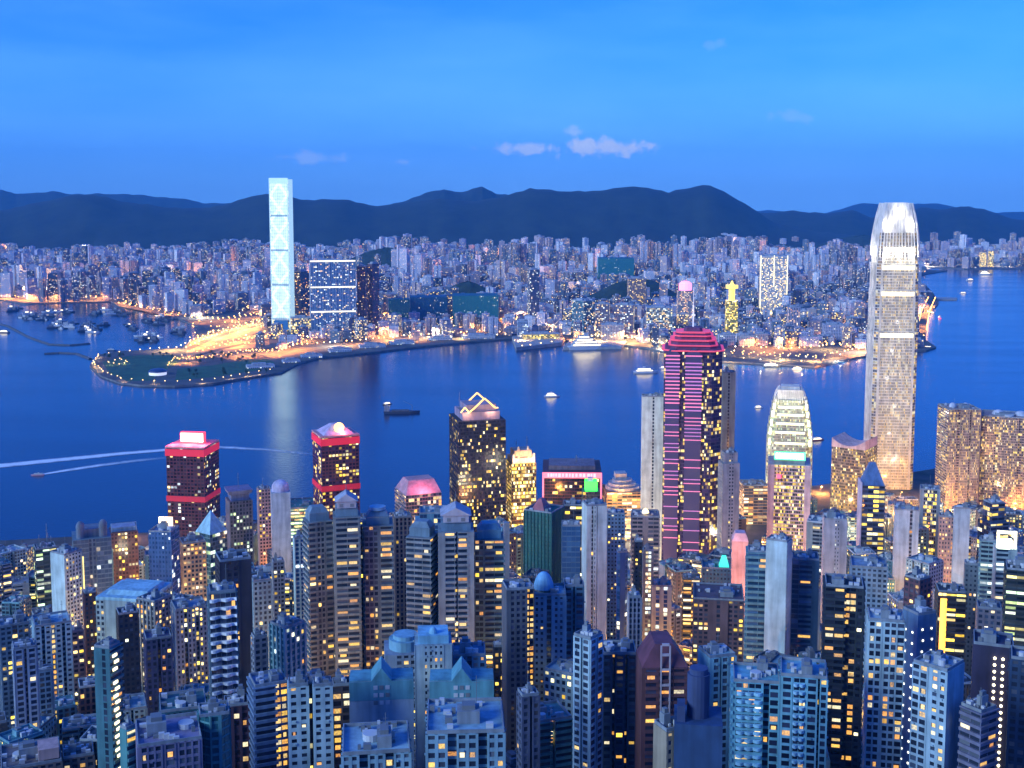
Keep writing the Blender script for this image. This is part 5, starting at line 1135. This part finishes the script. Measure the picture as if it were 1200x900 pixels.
for px, py, Y, rad, lab in MOUNDS:
    p = at(px, py, Y); g = MB(); n1_, n2_ = 22, 7
    for j in range(n2_ + 1):
        q = j/n2_
        for i in range(n1_):
            a = 2*math.pi*i/n1_; rr = rad*q*(1 + .25*(vn(i*.9, Y*.1)-.5)); h = p.z*(math.cos(q*math.pi)*.5+.5)*(1+.25*(fbm(i*.5, j*.6+Y)-.5)) if q < 1 else 2
            g.v.append((p.x+rr*math.cos(a)*1.5, Y+rr*math.sin(a), h))
    g.idx(0, [(j*n1_+i, j*n1_+(i+1) % n1_, (j+1)*n1_+(i+1) % n1_, (j+1)*n1_+i) for j in range(n2_) for i in range(n1_)][::1])
    g.f = [f[::-1] for f in g.f]
    tag(g.build('wooded_hill', groundmat((.010,.02,.012), (.03,.05,.025), .03)), lab, kind='structure'); KMZ.append((p.x, Y, rad))
def hillfoot(Y): return 4 + max(0, (Y-7300)/1900)**1.5*70
PARKS = [[(96,410),(232,396),(345,424),(330,445),(165,460),(96,440)], [(208,374),(300,365),(318,392),(318,412),(225,412)], [(345,404),(480,400),(600,396),(600,410),(345,430)]]
PARKW = [[(gnd(x,y).x, gnd(x,y).y) for x, y in P] for P in PARKS]
cand = []
rk = random.Random(5)
TOPY = [(0,283),(60,292),(110,284),(200,284),(300,279),(330,284),(400,278),(455,270),(490,262),(575,266),(600,276),(650,276),(690,268),(720,272),(745,266),(800,272),(880,268),(905,262),(940,276),(1010,280),(1060,272),(1200,268)]
Y = 3330.0
while Y < 9300:
    pxs = 13.0 if Y < 4500 else 11.5 if Y < 6000 else 9.0
    px = -14.0
    while px < 1214:
        px += pxs*rk.uniform(.75, 1.35)
        yy = Y + rk.uniform(-70, 70); p = at(px, 300, yy); x = p.x
        ink = inpoly(x, yy, KOWB); inf = inpoly(x, yy, FARB)
        if not (ink or inf): continue
        if any(inpoly(x, yy, P) for P in PARKW): continue
        if any(((x-a)/1.4)**2 + (yy-b_)**2 < (c*.8)**2 for a, b_, c in KMZ): continue
        m_ = yy/F
        W = pxs*m_*rk.uniform(.6, 1.0); W = max(16, min(W, 66)); D = W*rk.uniform(.6, 1.1)
        if not all(inpoly(x+sx*W*.8, yy-D, KOWB if ink else FARB) for sx in (-1, 1)): continue
        if any(math.hypot(x-q[0], yy-q[1]) < q[2]+W*.55 for q in KF): continue
        dens = vn(px*.03+Y*.002, Y*.0011)
        if yy < 4000: H = rk.choice((rk.uniform(14, 40), rk.uniform(20, 60)))
        elif yy < 6000: H = rk.choice((rk.uniform(18, 50), rk.uniform(35, 85)))*(.5+1.0*dens)
        else: H = rk.uniform(35, 110)*(.35+1.25*dens)
        if px < 320 and 4500 < yy < 5600 and rk.random() < .6: H = rk.uniform(75, 120)
        if 1080 < px and yy < 8000: H *= .6
        if 470 < px < 920 and yy > 5200: H *= 1.3
        z0 = hillfoot(yy) if ink else 4.2
        for q in KF:      # keep the named buildings clear
            if q[1] > yy and q[3]-3 < px < q[4]+3: H = min(H, CAMZ - (q[5]+ (CAMZ*F/q[1]+HY-q[5])*.62 - HY)*yy/F)
        zt = z0 + H; sy = proj((x, yy, zt))[1]; lim = lerp(px, TOPY) + rk.choice((0, 2, 5, 9))
        if sy < lim: H = max(10, H - (lim-sy)*yy/F)
        if H < 8 or yy > 8550: continue
        cand.append((W*(H+10)/yy**2*1e6, x, yy, z0, W, D, H, px))
    Y += 88 if Y < 4500 else 115 if Y < 6000 else 150
cand.sort(reverse=True)
print('far blocks', len(cand))
DIST = [(150,'behind the sheltered boats'), (312,'beyond the orange lit roadworks'), (420,'around the cyan glowing skyscraper'), (600,'behind the green netted blocks'), (770,'behind the waterfront mall'), (885,'beyond the golden spire'), (1012,'around the white square tower'), (9999,'beyond the pale obelisk')]
def fargeo(g, W, D, H, z0, mi, mr, seed, ox=0, oy=0, rz=0):
    g0 = MB(); kind = seed % 3
    if kind == 0 or H < 25: uvbox(g0, -W/2, W/2, -D/2, D/2, 0, H, mi, mr, 4.2, 4.0, seed)
    elif kind == 1:
        uvbox(g0, -W/2, -W*.1, -D/2, D/2, 0, H, mi, mr, 4.2, 4.0, seed); uvbox(g0, W*.1, W/2, -D/2, D/2, 0, H*.99, mi, mr, 4.2, 4.0, seed+1); uvbox(g0, -W*.1+.02, W*.1-.02, -D*.3, D*.3, 0, H*.97, mi, mr, 4.2, 4.0, seed+2)
    else:
        uvbox(g0, -W/2, W/2, -D*.28, D*.28, 0, H, mi, mr, 4.2, 4.0, seed); uvbox(g0, -W*.25, W*.25, -D/2, -D*.28-.02, 0, H*.985, mi, mr, 4.2, 4.0, seed+1)
    g0.box(-W*.18, W*.2, -D*.22, D*.2, H+.03, H+rk.uniform(3, 6), mr)
    c, s = math.cos(rz), math.sin(rz); b0 = len(g.v)
    g.v += [(ox+x*c-y*s, oy+x*s+y*c, z0+z) for x, y, z in g0.v]
    g.f += [tuple(i+b0 for i in f) for f in g0.f]; g.m += g0.m; g.uv += g0.uv; g.hasuv = True
bulk = MB(); NIND = 280
for i, (ar, x, yy, z0, W, D, H, px) in enumerate(cand):
    ci = int(hsh(round(px/34), round(yy/420))*len(FC)) % len(FC) if rk.random() < .62 else rk.randrange(len(FC)); rz = -math.atan(x/yy) + rk.choice((0, 0, .4, -.4, .2)) + rk.uniform(-.08, .08); seed = rk.randrange(9999)
    if i < NIND:
        g = MB(); fargeo(g, W, D, H, 0, 0, 1, seed)
        o = g.build('city_block', [FMW[ci] if yy < 3950 and rk.random() < .6 else FM[ci], FROOF]); o.location = (x, yy, z0); o.rotation_euler = (0, 0, rz)
        d = next(n for q, n in DIST if px < q); row = 'by the waterfront' if yy < 3900 else 'in the middle streets' if yy < 5200 else 'below the hills'
        sz = 'squat' if H < W*1.1 else 'tall' if H > W*2.4 else 'upright'
        tag(o, f'{sz} {FC[ci][1]} city block {row}, {d}', 'city block', f'city blocks {row}, {d}')
    else:
        fargeo(bulk, W, D, H, z0, ci, len(FC), seed, x, yy, rz)
tag(bulk.build('far_city', FM + [FROOF]), 'dense mass of small distant blocks filling the far shore', kind='stuff')
# ---- lawns, roads, earth on the reclaimed tip --------------------------------
def sheet(name, pts, z, mat, label):
    g = MB(); P = [gnd(x, y, z) for x, y in pts]; A = sum(P[i].x*P[(i+1) % len(P)].y-P[(i+1) % len(P)].x*P[i].y for i in range(len(P)))
    g.face([tuple(p) for p in (P if A > 0 else P[::-1])]); return tag(g.build(name, mat), label, kind='structure')
LAWN = groundmat((.012,.06,.03), (.03,.12,.05), .03)
sheet('lawn', [(120,424),(150,417),(200,415),(215,420),(196,432),(176,446),(150,447),(128,438)], 4.03, LAWN, 'dark green lawn on the western tip')
sheet('lawn', [(208,432),(250,428),(285,422),(312,420),(322,425),(300,434),(250,442),(205,446)], 4.03, LAWN, 'dark green strip of lawn along the promenade')
EARTH = groundmat((.22,.15,.08), (.42,.30,.17), .02)
sheet('ground', [(216,412),(222,402),(245,392),(290,380),(312,372),(314,392),(316,404),(280,411),(245,419),(222,422)], 4.035, EARTH, 'bare orange lit earth of the roadworks')
ASPH = groundmat((.04,.04,.042), (.07,.07,.07), .05)
def ribbon(name, pts, wd, z, mat, label, kind='structure', world=False):
    P = [Vector(p) if world else gnd(p[0], p[1], z) for p in pts]; S = []
    for a, b_ in zip(P, P[1:]):
        for k in range(6): S.append(a.lerp(b_, k/6))
    S.append(P[-1]); g = MB()
    for i, p in enumerate(S):
        d = (S[min(i+1, len(S)-1)] - S[max(i-1, 0)]); n_ = Vector((-d.y, d.x, 0)).normalized()*wd/2; g.v += [tuple(p-n_)[:2] + (z,), tuple(p+n_)[:2] + (z,)]
    g.idx(0, [(2*i, 2*i+2, 2*i+3, 2*i+1) for i in range(len(S)-1)]); return tag(g.build(name, mat), label, kind=kind), S
ROADS = [([(140,358),(180,366),(225,376),(262,378),(300,372),(345,372)],'o'), ([(150,352),(220,362),(290,362),(345,368)],'o'), ([(210,414),(240,400),(275,388),(315,378)],'y'), ([(222,419),(262,408),(300,400),(330,396)],'o'), ([(205,427),(250,424),(290,416),(318,418),(345,408),(380,396),(440,394),(520,390),(600,388)],'o'),
         ([(340,384),(400,388),(460,384),(540,376),(600,380)],'o'), ([(430,374),(520,380),(610,372),(670,368)],'o'), ([(600,390),(650,386),(665,392)],'y'), ([(690,398),(760,402),(830,416),(900,420),(960,424)],'y'), ([(880,408),(960,406),(1010,412),(1075,404)],'o'), ([(985,400),(1010,372),(1010,345)],'o'), ([(1080,392),(1084,370),(1092,352)],'o'), ([(0,350),(60,353),(130,351)],'o'), ([(820,303),(870,302),(940,304),(1020,305)],'o'), ([(1080,312),(1200,312)],'w')]
far_l = []
for i, (P, k) in enumerate(ROADS):
    if i == 13 or i == 14: S = [gnd(a, b_, 4.2) for a, b_ in P]; S = [S[j].lerp(S[j+1], q/8) for j in range(len(S)-1) for q in range(8)]
    else: _, S = ribbon('road', P, 22, 4.05 + i*.006, ASPH, f'asphalt road with lamps on the far shore, stretch {["by the shelter","past the blocks","through the earthworks","along the earthworks","along the promenade","under the skyscraper","behind the netted blocks","to the ferry pier","along the mall","to the eastern hotels","inland to the estates","to the eastern point","west of the shelter"][i]}')
    L_ = 0
    for a, b_ in zip(S, S[1:]):
        d = (b_-a).length; n_ = max(1, int(d/(30 if a.y < 5000 else 60)))
        for q in range(n_):
            for s in (-1, 1):
                p = a.lerp(b_, (q+.5)/n_); nn = Vector((-(b_-a).y, (b_-a).x, 0)).normalized(); p = p + nn*s*13; far_l.append((p.x, p.y, k, 0))
# promenade lamps along the tip, construction flood lamps, scattered city lamps
PROM = [(108,430),(118,440),(140,448),(165,451),(205,452),(250,449),(290,442),(326,436)]
P = [gnd(x, y, 4) for x, y in PROM]
for a, b_ in zip(P, P[1:]):
    n_ = max(2, int((b_-a).length/26))
    for q in range(n_): p = a.lerp(b_, q/n_); far_l.append((p.x*.998, p.y + 9, 'y', 1))
for P in ([(108,430),(116,419),(140,416),(176,412),(208,410)], [(128,428),(140,424),(150,428),(140,431),(128,428)], [(196,432),(206,422),(222,418)]):
    P = [gnd(x, y, 4) for x, y in P]
    for a, b_ in zip(P, P[1:]):
        n_ = max(2, int((b_-a).length/24))
        for q in range(n_): p = a.lerp(b_, q/n_); far_l.append((p.x, p.y, 'y', 1))
for P in ([(345,410),(420,404),(480,398),(560,393),(600,391)], [(660,396),(735,399),(790,411),(830,418)], [(830,419),(905,423),(955,425),(1000,415),(1040,409),(1080,406)], [(860,412),(930,414),(990,408)], [(640,388),(720,390),(790,402)]):
    P = [gnd(x, y, 4) for x, y in P]
    for a, b_ in zip(P, P[1:]):
        n_ = max(2, int((b_-a).length/20))
        for q in range(n_): p = a.lerp(b_, q/n_); far_l.append((p.x + rk.uniform(-6, 6), p.y + rk.uniform(-8, 8), rk.choice('oyyw'), 0))
for q in range(60):
    s = gnd(rk.uniform(222, 312), rk.uniform(378, 414), 4); far_l.append((s.x, s.y, 'o', 2)) if inpoly(s.x, s.y, PARKW[1]) else None
for q in range(800):
    sx, sy = rk.uniform(0, 1090), rk.choice((rk.uniform(290, 400), rk.uniform(330, 402))); s = gnd(sx, sy, 4)
    if inpoly(s.x, s.y, KOWB) and not any(math.hypot(s.x-c[1], s.y-c[2]) < c[4]*.6 for c in cand): far_l.append((s.x, s.y, rk.choice('oooyw'), 3))
far_l.sort(key=lambda c: c[1])
LN = {'o':'orange', 'y':'amber', 'w':'white'}; WH = ['along the far road', 'on the promenade of the reclaimed tip', 'over the bare orange earth', 'in the far streets']
bulkl = {k: MB() for k in 'oyw'}; nind = 0; nind2 = 0
for (x, y, k, wz) in far_l:
    px = proj((x, y, 10))[0]; d = next(n_ for q, n_ in DIST if px < q); h, r = (14, 1.25) if wz != 1 else (9, .95)
    if nind < 120:
        nind += 1; lamp((x, y, 4.0), k, h, r, f'{LN[k]} lamp {WH[wz]}, {d}', f'{LN[k]} lamps {WH[wz]}', (0 if nind % 2 else 7e4) if wz == 2 else (0 if nind % 3 else 1.4e4) if wz == 1 else (0 if nind % 3 else 5e4))
    else:
        if (nind2 := nind2 + 1) % 6 == 0: glow((x, y, 34), LC[k], 3.2e5*(y/4500)**1.2, 2, y < 5200 or px > 930)
        g = bulkl[k]; b0 = len(g.v); r *= 1.4
        g.v += [(x+r,y,4+h),(x,y+r,4+h),(x-r,y,4+h),(x,y-r,4+h),(x,y,4+h+r),(x,y,4+h-r)]
        g.idx(b0, [(0,1,4),(1,2,4),(2,3,4),(3,0,4),(1,0,5),(2,1,5),(3,2,5),(0,3,5)])
print('far lamps', len(far_l), nl)
for k, mm in (('o', LAMP_O), ('y', LAMP_Y), ('w', LAMP_W)):
    if bulkl[k].f: tag(bulkl[k].build('street_lights', mm), f'scattered {LN[k]} street lights deep in the far city', kind='stuff')
# ================================================================== boats, breakwaters, wakes
HULLW, HULLD, HULLR = plain((.62,.62,.64), .5), plain((.04,.05,.08), .5), plain((.35,.08,.06), .5)
CABW = wallmat((.6,.6,.6)); DECKLIT = plain((.8,.7,.5), .5, 0, (1,.80,.45), 2.2)
def hull(L, B, h, z0=-.4, flare=1.15):
    g = MB(); out = [(-L/2,-B*.42),(-L*.1,-B/2),(L*.25,-B*.46),(L*.40,-B*.25),(L/2,0),(L*.40,B*.25),(L*.25,B*.46),(-L*.1,B/2),(-L/2,B*.42)]
    g.prism([(x*.94, y/flare) for x, y in out], z0, h, 0, plan2=out); return g
def boat(kind, pos, rz, L, label, cat, group=None, hm=HULLW, lit=True, decks=2, z=0):
    r = empty(kind, (pos.x, pos.y, 0), rz); tag(r, label, cat, group); B = L*.24
    hull(L, B, L*.075).build('hull', hm, r); g = MB(); q = MB(); zz = L*.075
    for d in range(decks):
        x0, x1 = -L*(.40-.05*d), L*(.26-.09*d); w_ = B*(.40-.05*d); hh = max(1.6, L*.06)
        g.box(x0, x1, -w_, w_, zz+.02, zz+hh); q.box(x0+.3, x1-.3, -w_-.06, -w_-.01, zz+hh*.35, zz+hh*.75); q.box(x0+.3, x1-.3, w_+.01, w_+.06, zz+hh*.35, zz+hh*.75); zz += hh
    g.box(-L*.12, -L*.02, -B*.12, B*.12, zz+.02, zz+L*.07)
    g.build('cabin', CABW, r)
    if lit: q.build('lit_windows', DECKLIT, r)
    m_ = MB(); m_.rod((L*.05,0,zz), (L*.05,0,zz+L*.16), max(.12, L*.006)); m_.build('mast', PLANTM[1], r)
    return r
boat('ferry', gnd(647,465), R(8), 34, 'white passenger ferry alone in mid harbour, windows lit', 'ferry', decks=3)
b_ = empty('barge', gnd(471,484), R(4)); tag(b_, 'long dark cargo barge with a crane in mid harbour', 'barge')
hull(72, 17, 4.5).build('hull', HULLD, b_); g = MB(); g.box(-34,-24,-6,6,4.52,13); g.box(-32,-27,-4,4,13.02,17); g.build('cabin', wallmat((.25,.25,.3)), b_); g = MB(); g.rod((20,0,4.5),(20,0,16),.6); g.rod((20,0,15),(2,0,24),.4); g.build('crane', PLANTM[1], b_)
g = MB(); g.box(-20,14,-6.5,6.5,4.52,6.2); g.build('cargo_hold', wallmat((.10,.09,.10)), b_)
boat('tugboat', gnd(454,474), R(40), 22, 'small tug with a white mast just behind the dark barge', 'boat', hm=HULLD, decks=2)
boat('speedboat', gnd(44,557), R(187), 20, 'small pinkish launch trailing a white wake', 'boat', hm=plain((.6,.3,.35), .5), decks=1, lit=False)
boat('ferry', gnd(757,437), R(6), 60, 'long white ferry leaving the pier west of the neon tower', 'ferry', decks=2)
boat('cruise_ship', gnd(690,409), R(12), 118, 'white cruise ship moored at the waterfront mall', 'cruise ship', decks=4)
for i, (x, y, L, rz, lab, kw) in enumerate([(958,516,26,20,'small red lit launch beside the stepped obelisk tower', dict(hm=HULLR)), (889,478,18,10,'tiny lit launch left of the stepped obelisk tower', {}), (905,430,46,-5,'grey ferry tied at the eastern promenade', dict(hm=HULLD)), (935,433,30,4,'short ferry following the grey one at the promenade', {}),
    (1137,329,52,30,'pale ferry anchored off the far eastern quay', {}), (1155,322,70,0,'broad lit ship berthed under the round lit building', dict(decks=3)), (1129,344,34,12,'white launch below the far eastern quay', {}), (1101,373,34,80,'boat with a pink hull off the eastern point', dict(hm=plain((.6,.1,.3), .5, 0, (1,.1,.4), .5))), (1092,367,26,10,'small boat closest to the eastern point pier', {}), (1086,408,30,160,'launch rounding the eastern point', {}),
    (1048,505,18,20,'little boat half hidden by the tallest obelisk', {}), (700,404,30,0,'small boat moored beside the cruise ship', {}), (780,432,30,0,'pier ferry close to the neon tower', {}), (4,390,40,170,'dark lighter at the western edge of the water', dict(hm=HULLD)), (131,411,28,0,'dark boat just off the lawn tip', dict(hm=HULLD, lit=False))]):
    boat('launch', gnd(x, y), R(rz), L, lab, 'boat', **kw)
# sheltered boats
rb = random.Random(11); proto = {}
def small(hm, L, lit):
    key = (id(hm), L, lit)
    if key not in proto:
        g = hull(L, L*.26, L*.09); n0 = len(g.f); g.box(-L*.36, -L*.02, -L*.09, L*.09, L*.09+.02, L*.26); g.rod((L*.1,0,L*.09), (L*.1,0,L*.5), L*.012); g.rod((L*.1,0,L*.45), (L*.34,0,L*.30), L*.01)
        for i in range(n0, len(g.f)): g.m[i] = 1
        n1_ = len(g.f); g.box(-L*.3, -L*.08, -L*.095, -L*.0905, L*.16, L*.22); 
        for i in range(n1_, len(g.f)): g.m[i] = 2
        proto[key] = g.mesh('moored_boat', [hm, CABW if lit else wallmat((.14,.15,.19)), DECKLIT if lit else PLANTM[0]])
    return proto[key]
CL = [(42,371,22,5,16),(74,381,18,5,14),(108,385,16,7,18),(70,366,14,4,8),(132,368,26,5,14),(175,396,13,8,14),(152,384,10,4,5),(186,376,20,5,12),(210,388,8,5,6),(14,362,12,3,5)]
for cx, cy, rx, ry, n in CL:
    side = 'western' if cx < 90 else 'central' if cx < 145 else 'eastern'
    for k in range(n):
        a = rb.uniform(0, 6.28); q = math.sqrt(rb.random()); x, y = cx+rx*q*math.cos(a), cy+ry*q*math.sin(a); p = gnd(x, y)
        if inpoly(p.x, p.y, KOWB): continue
        lit = rb.random() < .3; dk = not lit
        o = bpy.data.objects.new('moored_boat', small(HULLD if dk else HULLW, rb.choice((26, 34, 44)), lit)); COL.objects.link(o); o.location = p; o.rotation_euler = (0, 0, rb.uniform(-.6, .6) + (3.14 if rb.random() < .5 else 0))
        tag(o, f"{'dark' if dk else 'pale lit'} moored boat in the crowded {side} part of the shelter", 'boat', f'moored boats in the {side} shelter')
ROCK = groundmat((.05,.05,.055), (.13,.13,.13), .2)
def breakwater(pts, label):
    g = MB(); P = [gnd(x, y) for x, y in pts]; S = [P[i].lerp(P[i+1], k/5) for i in range(len(P)-1) for k in range(5)] + [P[-1]]
    for i, p in enumerate(S):
        d = S[min(i+1, len(S)-1)] - S[max(0, i-1)]; n_ = Vector((-d.y, d.x, 0)).normalized()
        for o_, z in ((-7,-2),(-2.5,3.2),(2.5,3.2),(7,-2)): q = p + n_*(o_*(1+.25*(hsh(i, o_)-.5))); g.v.append((q.x, q.y, z + (hsh(i, o_, 3)-.5)*.8))
    g.idx(0, [(4*i+k, 4*i+4+k, 4*i+5+k, 4*i+1+k) for i in range(len(S)-1) for k in range(3)]); tag(g.build('breakwater', ROCK), label, 'breakwater')
breakwater([(-20,374),(10,383),(35,396),(58,404),(82,405),(105,403)], 'long dark breakwater curving in front of the sheltered boats')
breakwater([(52,415),(70,414),(90,415),(106,421)], 'short dark breakwater reaching out from the lawn tip')
def pier(pts, z, mat, label): P = [gnd(x, y) for x, y in pts]; g = MB(); A = sum(P[i].x*P[(i+1) % len(P)].y-P[(i+1) % len(P)].x*P[i].y for i in range(len(P))); P = P if A > 0 else P[::-1]; g.prism([(p.x, p.y) for p in P], -2, z, 0); return tag(g.build('pier', mat), label, 'pier')
CONC = groundmat((.26,.25,.24), (.4,.38,.36), .05)
pier([(605,411),(600,398),(640,396),(662,399),(658,405)], 9, CONC, 'orange lit ferry pier jutting from the far shore')
pier([(660,410),(668,400),(735,402),(728,409)], 6, CONC, 'long pier of the waterfront mall')
pier([(1082,352),(1086,349),(1122,350),(1121,352)], 4, CONC, 'thin pier pointing east from the far point')
for i, (x, y) in enumerate([(612,409),(622,408),(634,406),(646,404),(615,403),(632,401),(650,400)]): q = gnd(x, y, 9); lamp((q.x, q.y, 9), 'y', 9, 1.6, 'amber lamp standing on the orange lit ferry pier', 'lamps on the ferry pier')
pt = K('long ferry hall with golden lit decks on the pier', 612, 614, 656, 391, 3500, farmat((.5,.36,.12), .7, 1.5, .9, .5, 'gold', (.2,.12,.02)), 'ferry_terminal', 'terminal', ratio=.3)
pv = gnd(185, 439, 4); r_ = empty('pavilion', pv); tag(r_, 'round white pavilion with a dark dome on the lawn tip', 'pavilion')
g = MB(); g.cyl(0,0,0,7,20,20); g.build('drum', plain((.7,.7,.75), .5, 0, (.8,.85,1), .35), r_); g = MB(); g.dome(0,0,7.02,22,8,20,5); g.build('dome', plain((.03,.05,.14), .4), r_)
# quay edge works east of the tip: sheds and barges along the dark basin
for i, (x0, x1, yt, Y, c) in enumerate([(330,352,425,3120,(.4,.46,.6)), (352,378,419,3200,(.3,.4,.55)), (384,412,412,3320,(.44,.5,.62)), (420,452,407,3420,(.4,.44,.52)), (456,486,403,3490,(.36,.44,.56)), (500,530,398,3540,(.46,.48,.54)), (540,580,396,3560,(.5,.5,.55)), (288,322,431,3060,(.55,.56,.66))]):
    Y = gnd((x0+x1)/2, yt+2).y + 12; yt -= 3; K(f"low {['bluish','blue','pale blue','long pale','slate blue','grey','white','lavender'][i]} waterfront shed on the quay, {['just below the glowing skyscraper','under the blue slab','by the brown towers','east of the brown towers','below the teal netting','west of the ferry pier','nearest the ferry pier','at the end of the promenade'][i]}", x0, x0+2, x1, yt, Y, farmat(c, .2, 1.3, .6, .5, 'pale'), 'quay_shed', 'shed', ratio=.5, z0=3.5)
# wakes
m, t, b = mat_new('foam'); tc = N(t, 'ShaderNodeTexCoord'); nz = N(t, 'ShaderNodeTexNoise'); nz.inputs['Scale'].default_value = .05; nz.inputs['Detail'].default_value = 6; LK(t, tc.outputs['Object'], nz.inputs[0])
at_ = N(t, 'ShaderNodeUVMap', uv_map='UVMap'); sp = N(t, 'ShaderNodeSeparateXYZ'); LK(t, at_.outputs[0], sp.inputs[0])
ed = N(t, 'ShaderNodeMath', operation='PINGPONG'); ed.inputs[1].default_value = .5; LK(t, sp.outputs[1], ed.inputs[0])
f1 = N(t, 'ShaderNodeMath', operation='MULTIPLY'); LK(t, ed.outputs[0], f1.inputs[0]); LK(t, sp.outputs[0], f1.inputs[1])
f2 = N(t, 'ShaderNodeMath', operation='MULTIPLY'); LK(t, f1.outputs[0], f2.inputs[0]); LK(t, nz.outputs[0], f2.inputs[1])
f3 = N(t, 'ShaderNodeMath', operation='MULTIPLY'); f3.inputs[1].default_value = 3.4; f3.use_clamp = True; LK(t, f2.outputs[0], f3.inputs[0]); LK(t, f3.outputs[0], b.inputs['Alpha'])
b.inputs['Base Color'].default_value = (.8,.84,.86,1); b.inputs['Roughness'].default_value = .9; FOAM = m
def wake(pts, label):
    S = []; P = [(gnd(x, y), w_, f) for x, y, w_, f in pts]
    for (a, wa, fa), (c, wc, fc) in zip(P, P[1:]):
        for k in range(8): S.append((a.lerp(c, k/8), wa+(wc-wa)*k/8, fa+(fc-fa)*k/8))
    S.append(P[-1]); g = MB()
    L = []
    for i, (p, w_, f) in enumerate(S):
        d = S[min(i+1, len(S)-1)][0] - S[max(0, i-1)][0]; n_ = Vector((-d.y, d.x, 0)).normalized()*w_/2; L.append((p-n_, p+n_, f))
    for (a, b_, f), (c, d, h) in zip(L, L[1:]): g.face([(a.x,a.y,.35),(c.x,c.y,.35),(d.x,d.y,.35),(b_.x,b_.y,.35)], 0, [(f,0),(h,0),(h,1),(f,1)])
    tag(g.build('wake', FOAM), label, kind='stuff')
wake([(-30,549,36,2.4),(30,543,34,2.3),(90,537,32,2.1),(150,531,28,1.8),(200,527,26,1.6),(255,524,24,1.1),(310,527,22,.7),(350,531,22,.3),(390,535,14,0)], 'long white ferry wake curving across the water')
wake([(50,556,10,2.2),(80,551,20,1.5),(120,545,24,1.0),(160,540,24,.6),(200,536,20,.2)], 'short fading wake behind the pinkish launch')
# ================================================================== trees
rt = random.Random(8)
LEAF = groundmat((.015,.035,.015), (.05,.09,.03), .5); BARK = plain((.05,.035,.025), .9)
tv = []
for v in range(4):
    tk, cr_ = MB(), MB(); tk.cyl(0, 0, 0, 3.4, .32, 7, 0, .2)
    cl = [(rt.uniform(-1.7,1.7), rt.uniform(-1.7,1.7), rt.uniform(3.4,6.6), rt.uniform(1.0,1.8)) for _ in range(9)]
    for x, y, z, s in cl[:5]: tk.rod((0,0,3.0), (x*.8,y*.8,z), .1)
    for x, y, z, s in cl:
        for k in range(52):
            d = Vector((rt.gauss(0,1), rt.gauss(0,1), rt.gauss(0,1))).normalized()*s*rt.uniform(.55,1.05); c = Vector((x,y,z)) + d
            u = Vector((rt.gauss(0,1), rt.gauss(0,1), rt.gauss(0,.6))).normalized()*rt.uniform(.22,.42); w_ = u.orthogonal().normalized()*rt.uniform(.16,.3)
            cr_.face([tuple(c-u), tuple(c+w_), tuple(c+u), tuple(c-w_)])
    tv.append((tk.mesh('trunk', [BARK]), cr_.mesh('crown', [LEAF])))
def tree(p, s, label, group):
    r = empty('tree', p, rt.uniform(0, 6.28)); r.scale = (s, s, s); tag(r, label, 'tree', group)
    for me, nm in zip(tv[rt.randrange(4)], ('trunk', 'crown')): o = bpy.data.objects.new(nm, me); COL.objects.link(o); o.parent = r
n = 0
for it in range(4000):
    if n >= 60: break
    Y = rt.uniform(470, 900); x = rt.uniform(-.44, .44)*Y
    if any(math.hypot(x-q[0], Y-q[1]) < q[2]*.85+3 for q in FOOT): continue
    sx, sy = proj((x, Y, terr(x, Y)+9))
    if not (0 < sx < 1200 and sy < 895): continue
    a, b_ = quarter(sx, Y); tree((x, Y, terr(x, Y)-.3), rt.uniform(1.3, 2.2), f'dark leafy tree in a gap between buildings, {a} {b_}', f'{a} {b_} trees'); n += 1
for i in range(44):
    x, y = [(rt.uniform(214,300), rt.uniform(420,427)), (rt.uniform(205,320), rt.uniform(436,442)), (rt.uniform(120,205), rt.uniform(416,420)), (rt.uniform(222,300), rt.uniform(415,421))][i % 4]
    p = gnd(x, y, 4)
    if inpoly(p.x, p.y, KOWB): tree((p.x, p.y, 3.9), rt.uniform(1.3, 2.2), 'dark round tree in the planting of the far lawn tip', 'trees on the far lawn tip')
# ------------------------------------------------------------------ haze: one closed box round the camera and the scene
g = MB(); g.box(-16000, 16000, -1500, 21500, -5, 1150, bottom=True)
m = bpy.data.materials.new('haze_air'); m.use_nodes = True; t = m.node_tree; t.nodes.clear()
v = N(t, 'ShaderNodeVolumePrincipled'); v.inputs['Color'].default_value = (.10, .48, 1, 1); v.inputs['Density'].default_value = HAZE; v.inputs['Anisotropy'].default_value = 0.0
o = N(t, 'ShaderNodeOutputMaterial'); LK(t, v.outputs[0], o.inputs['Volume'])
tag(g.build('haze', m), 'thin blue evening haze over harbour and hills', kind='stuff')
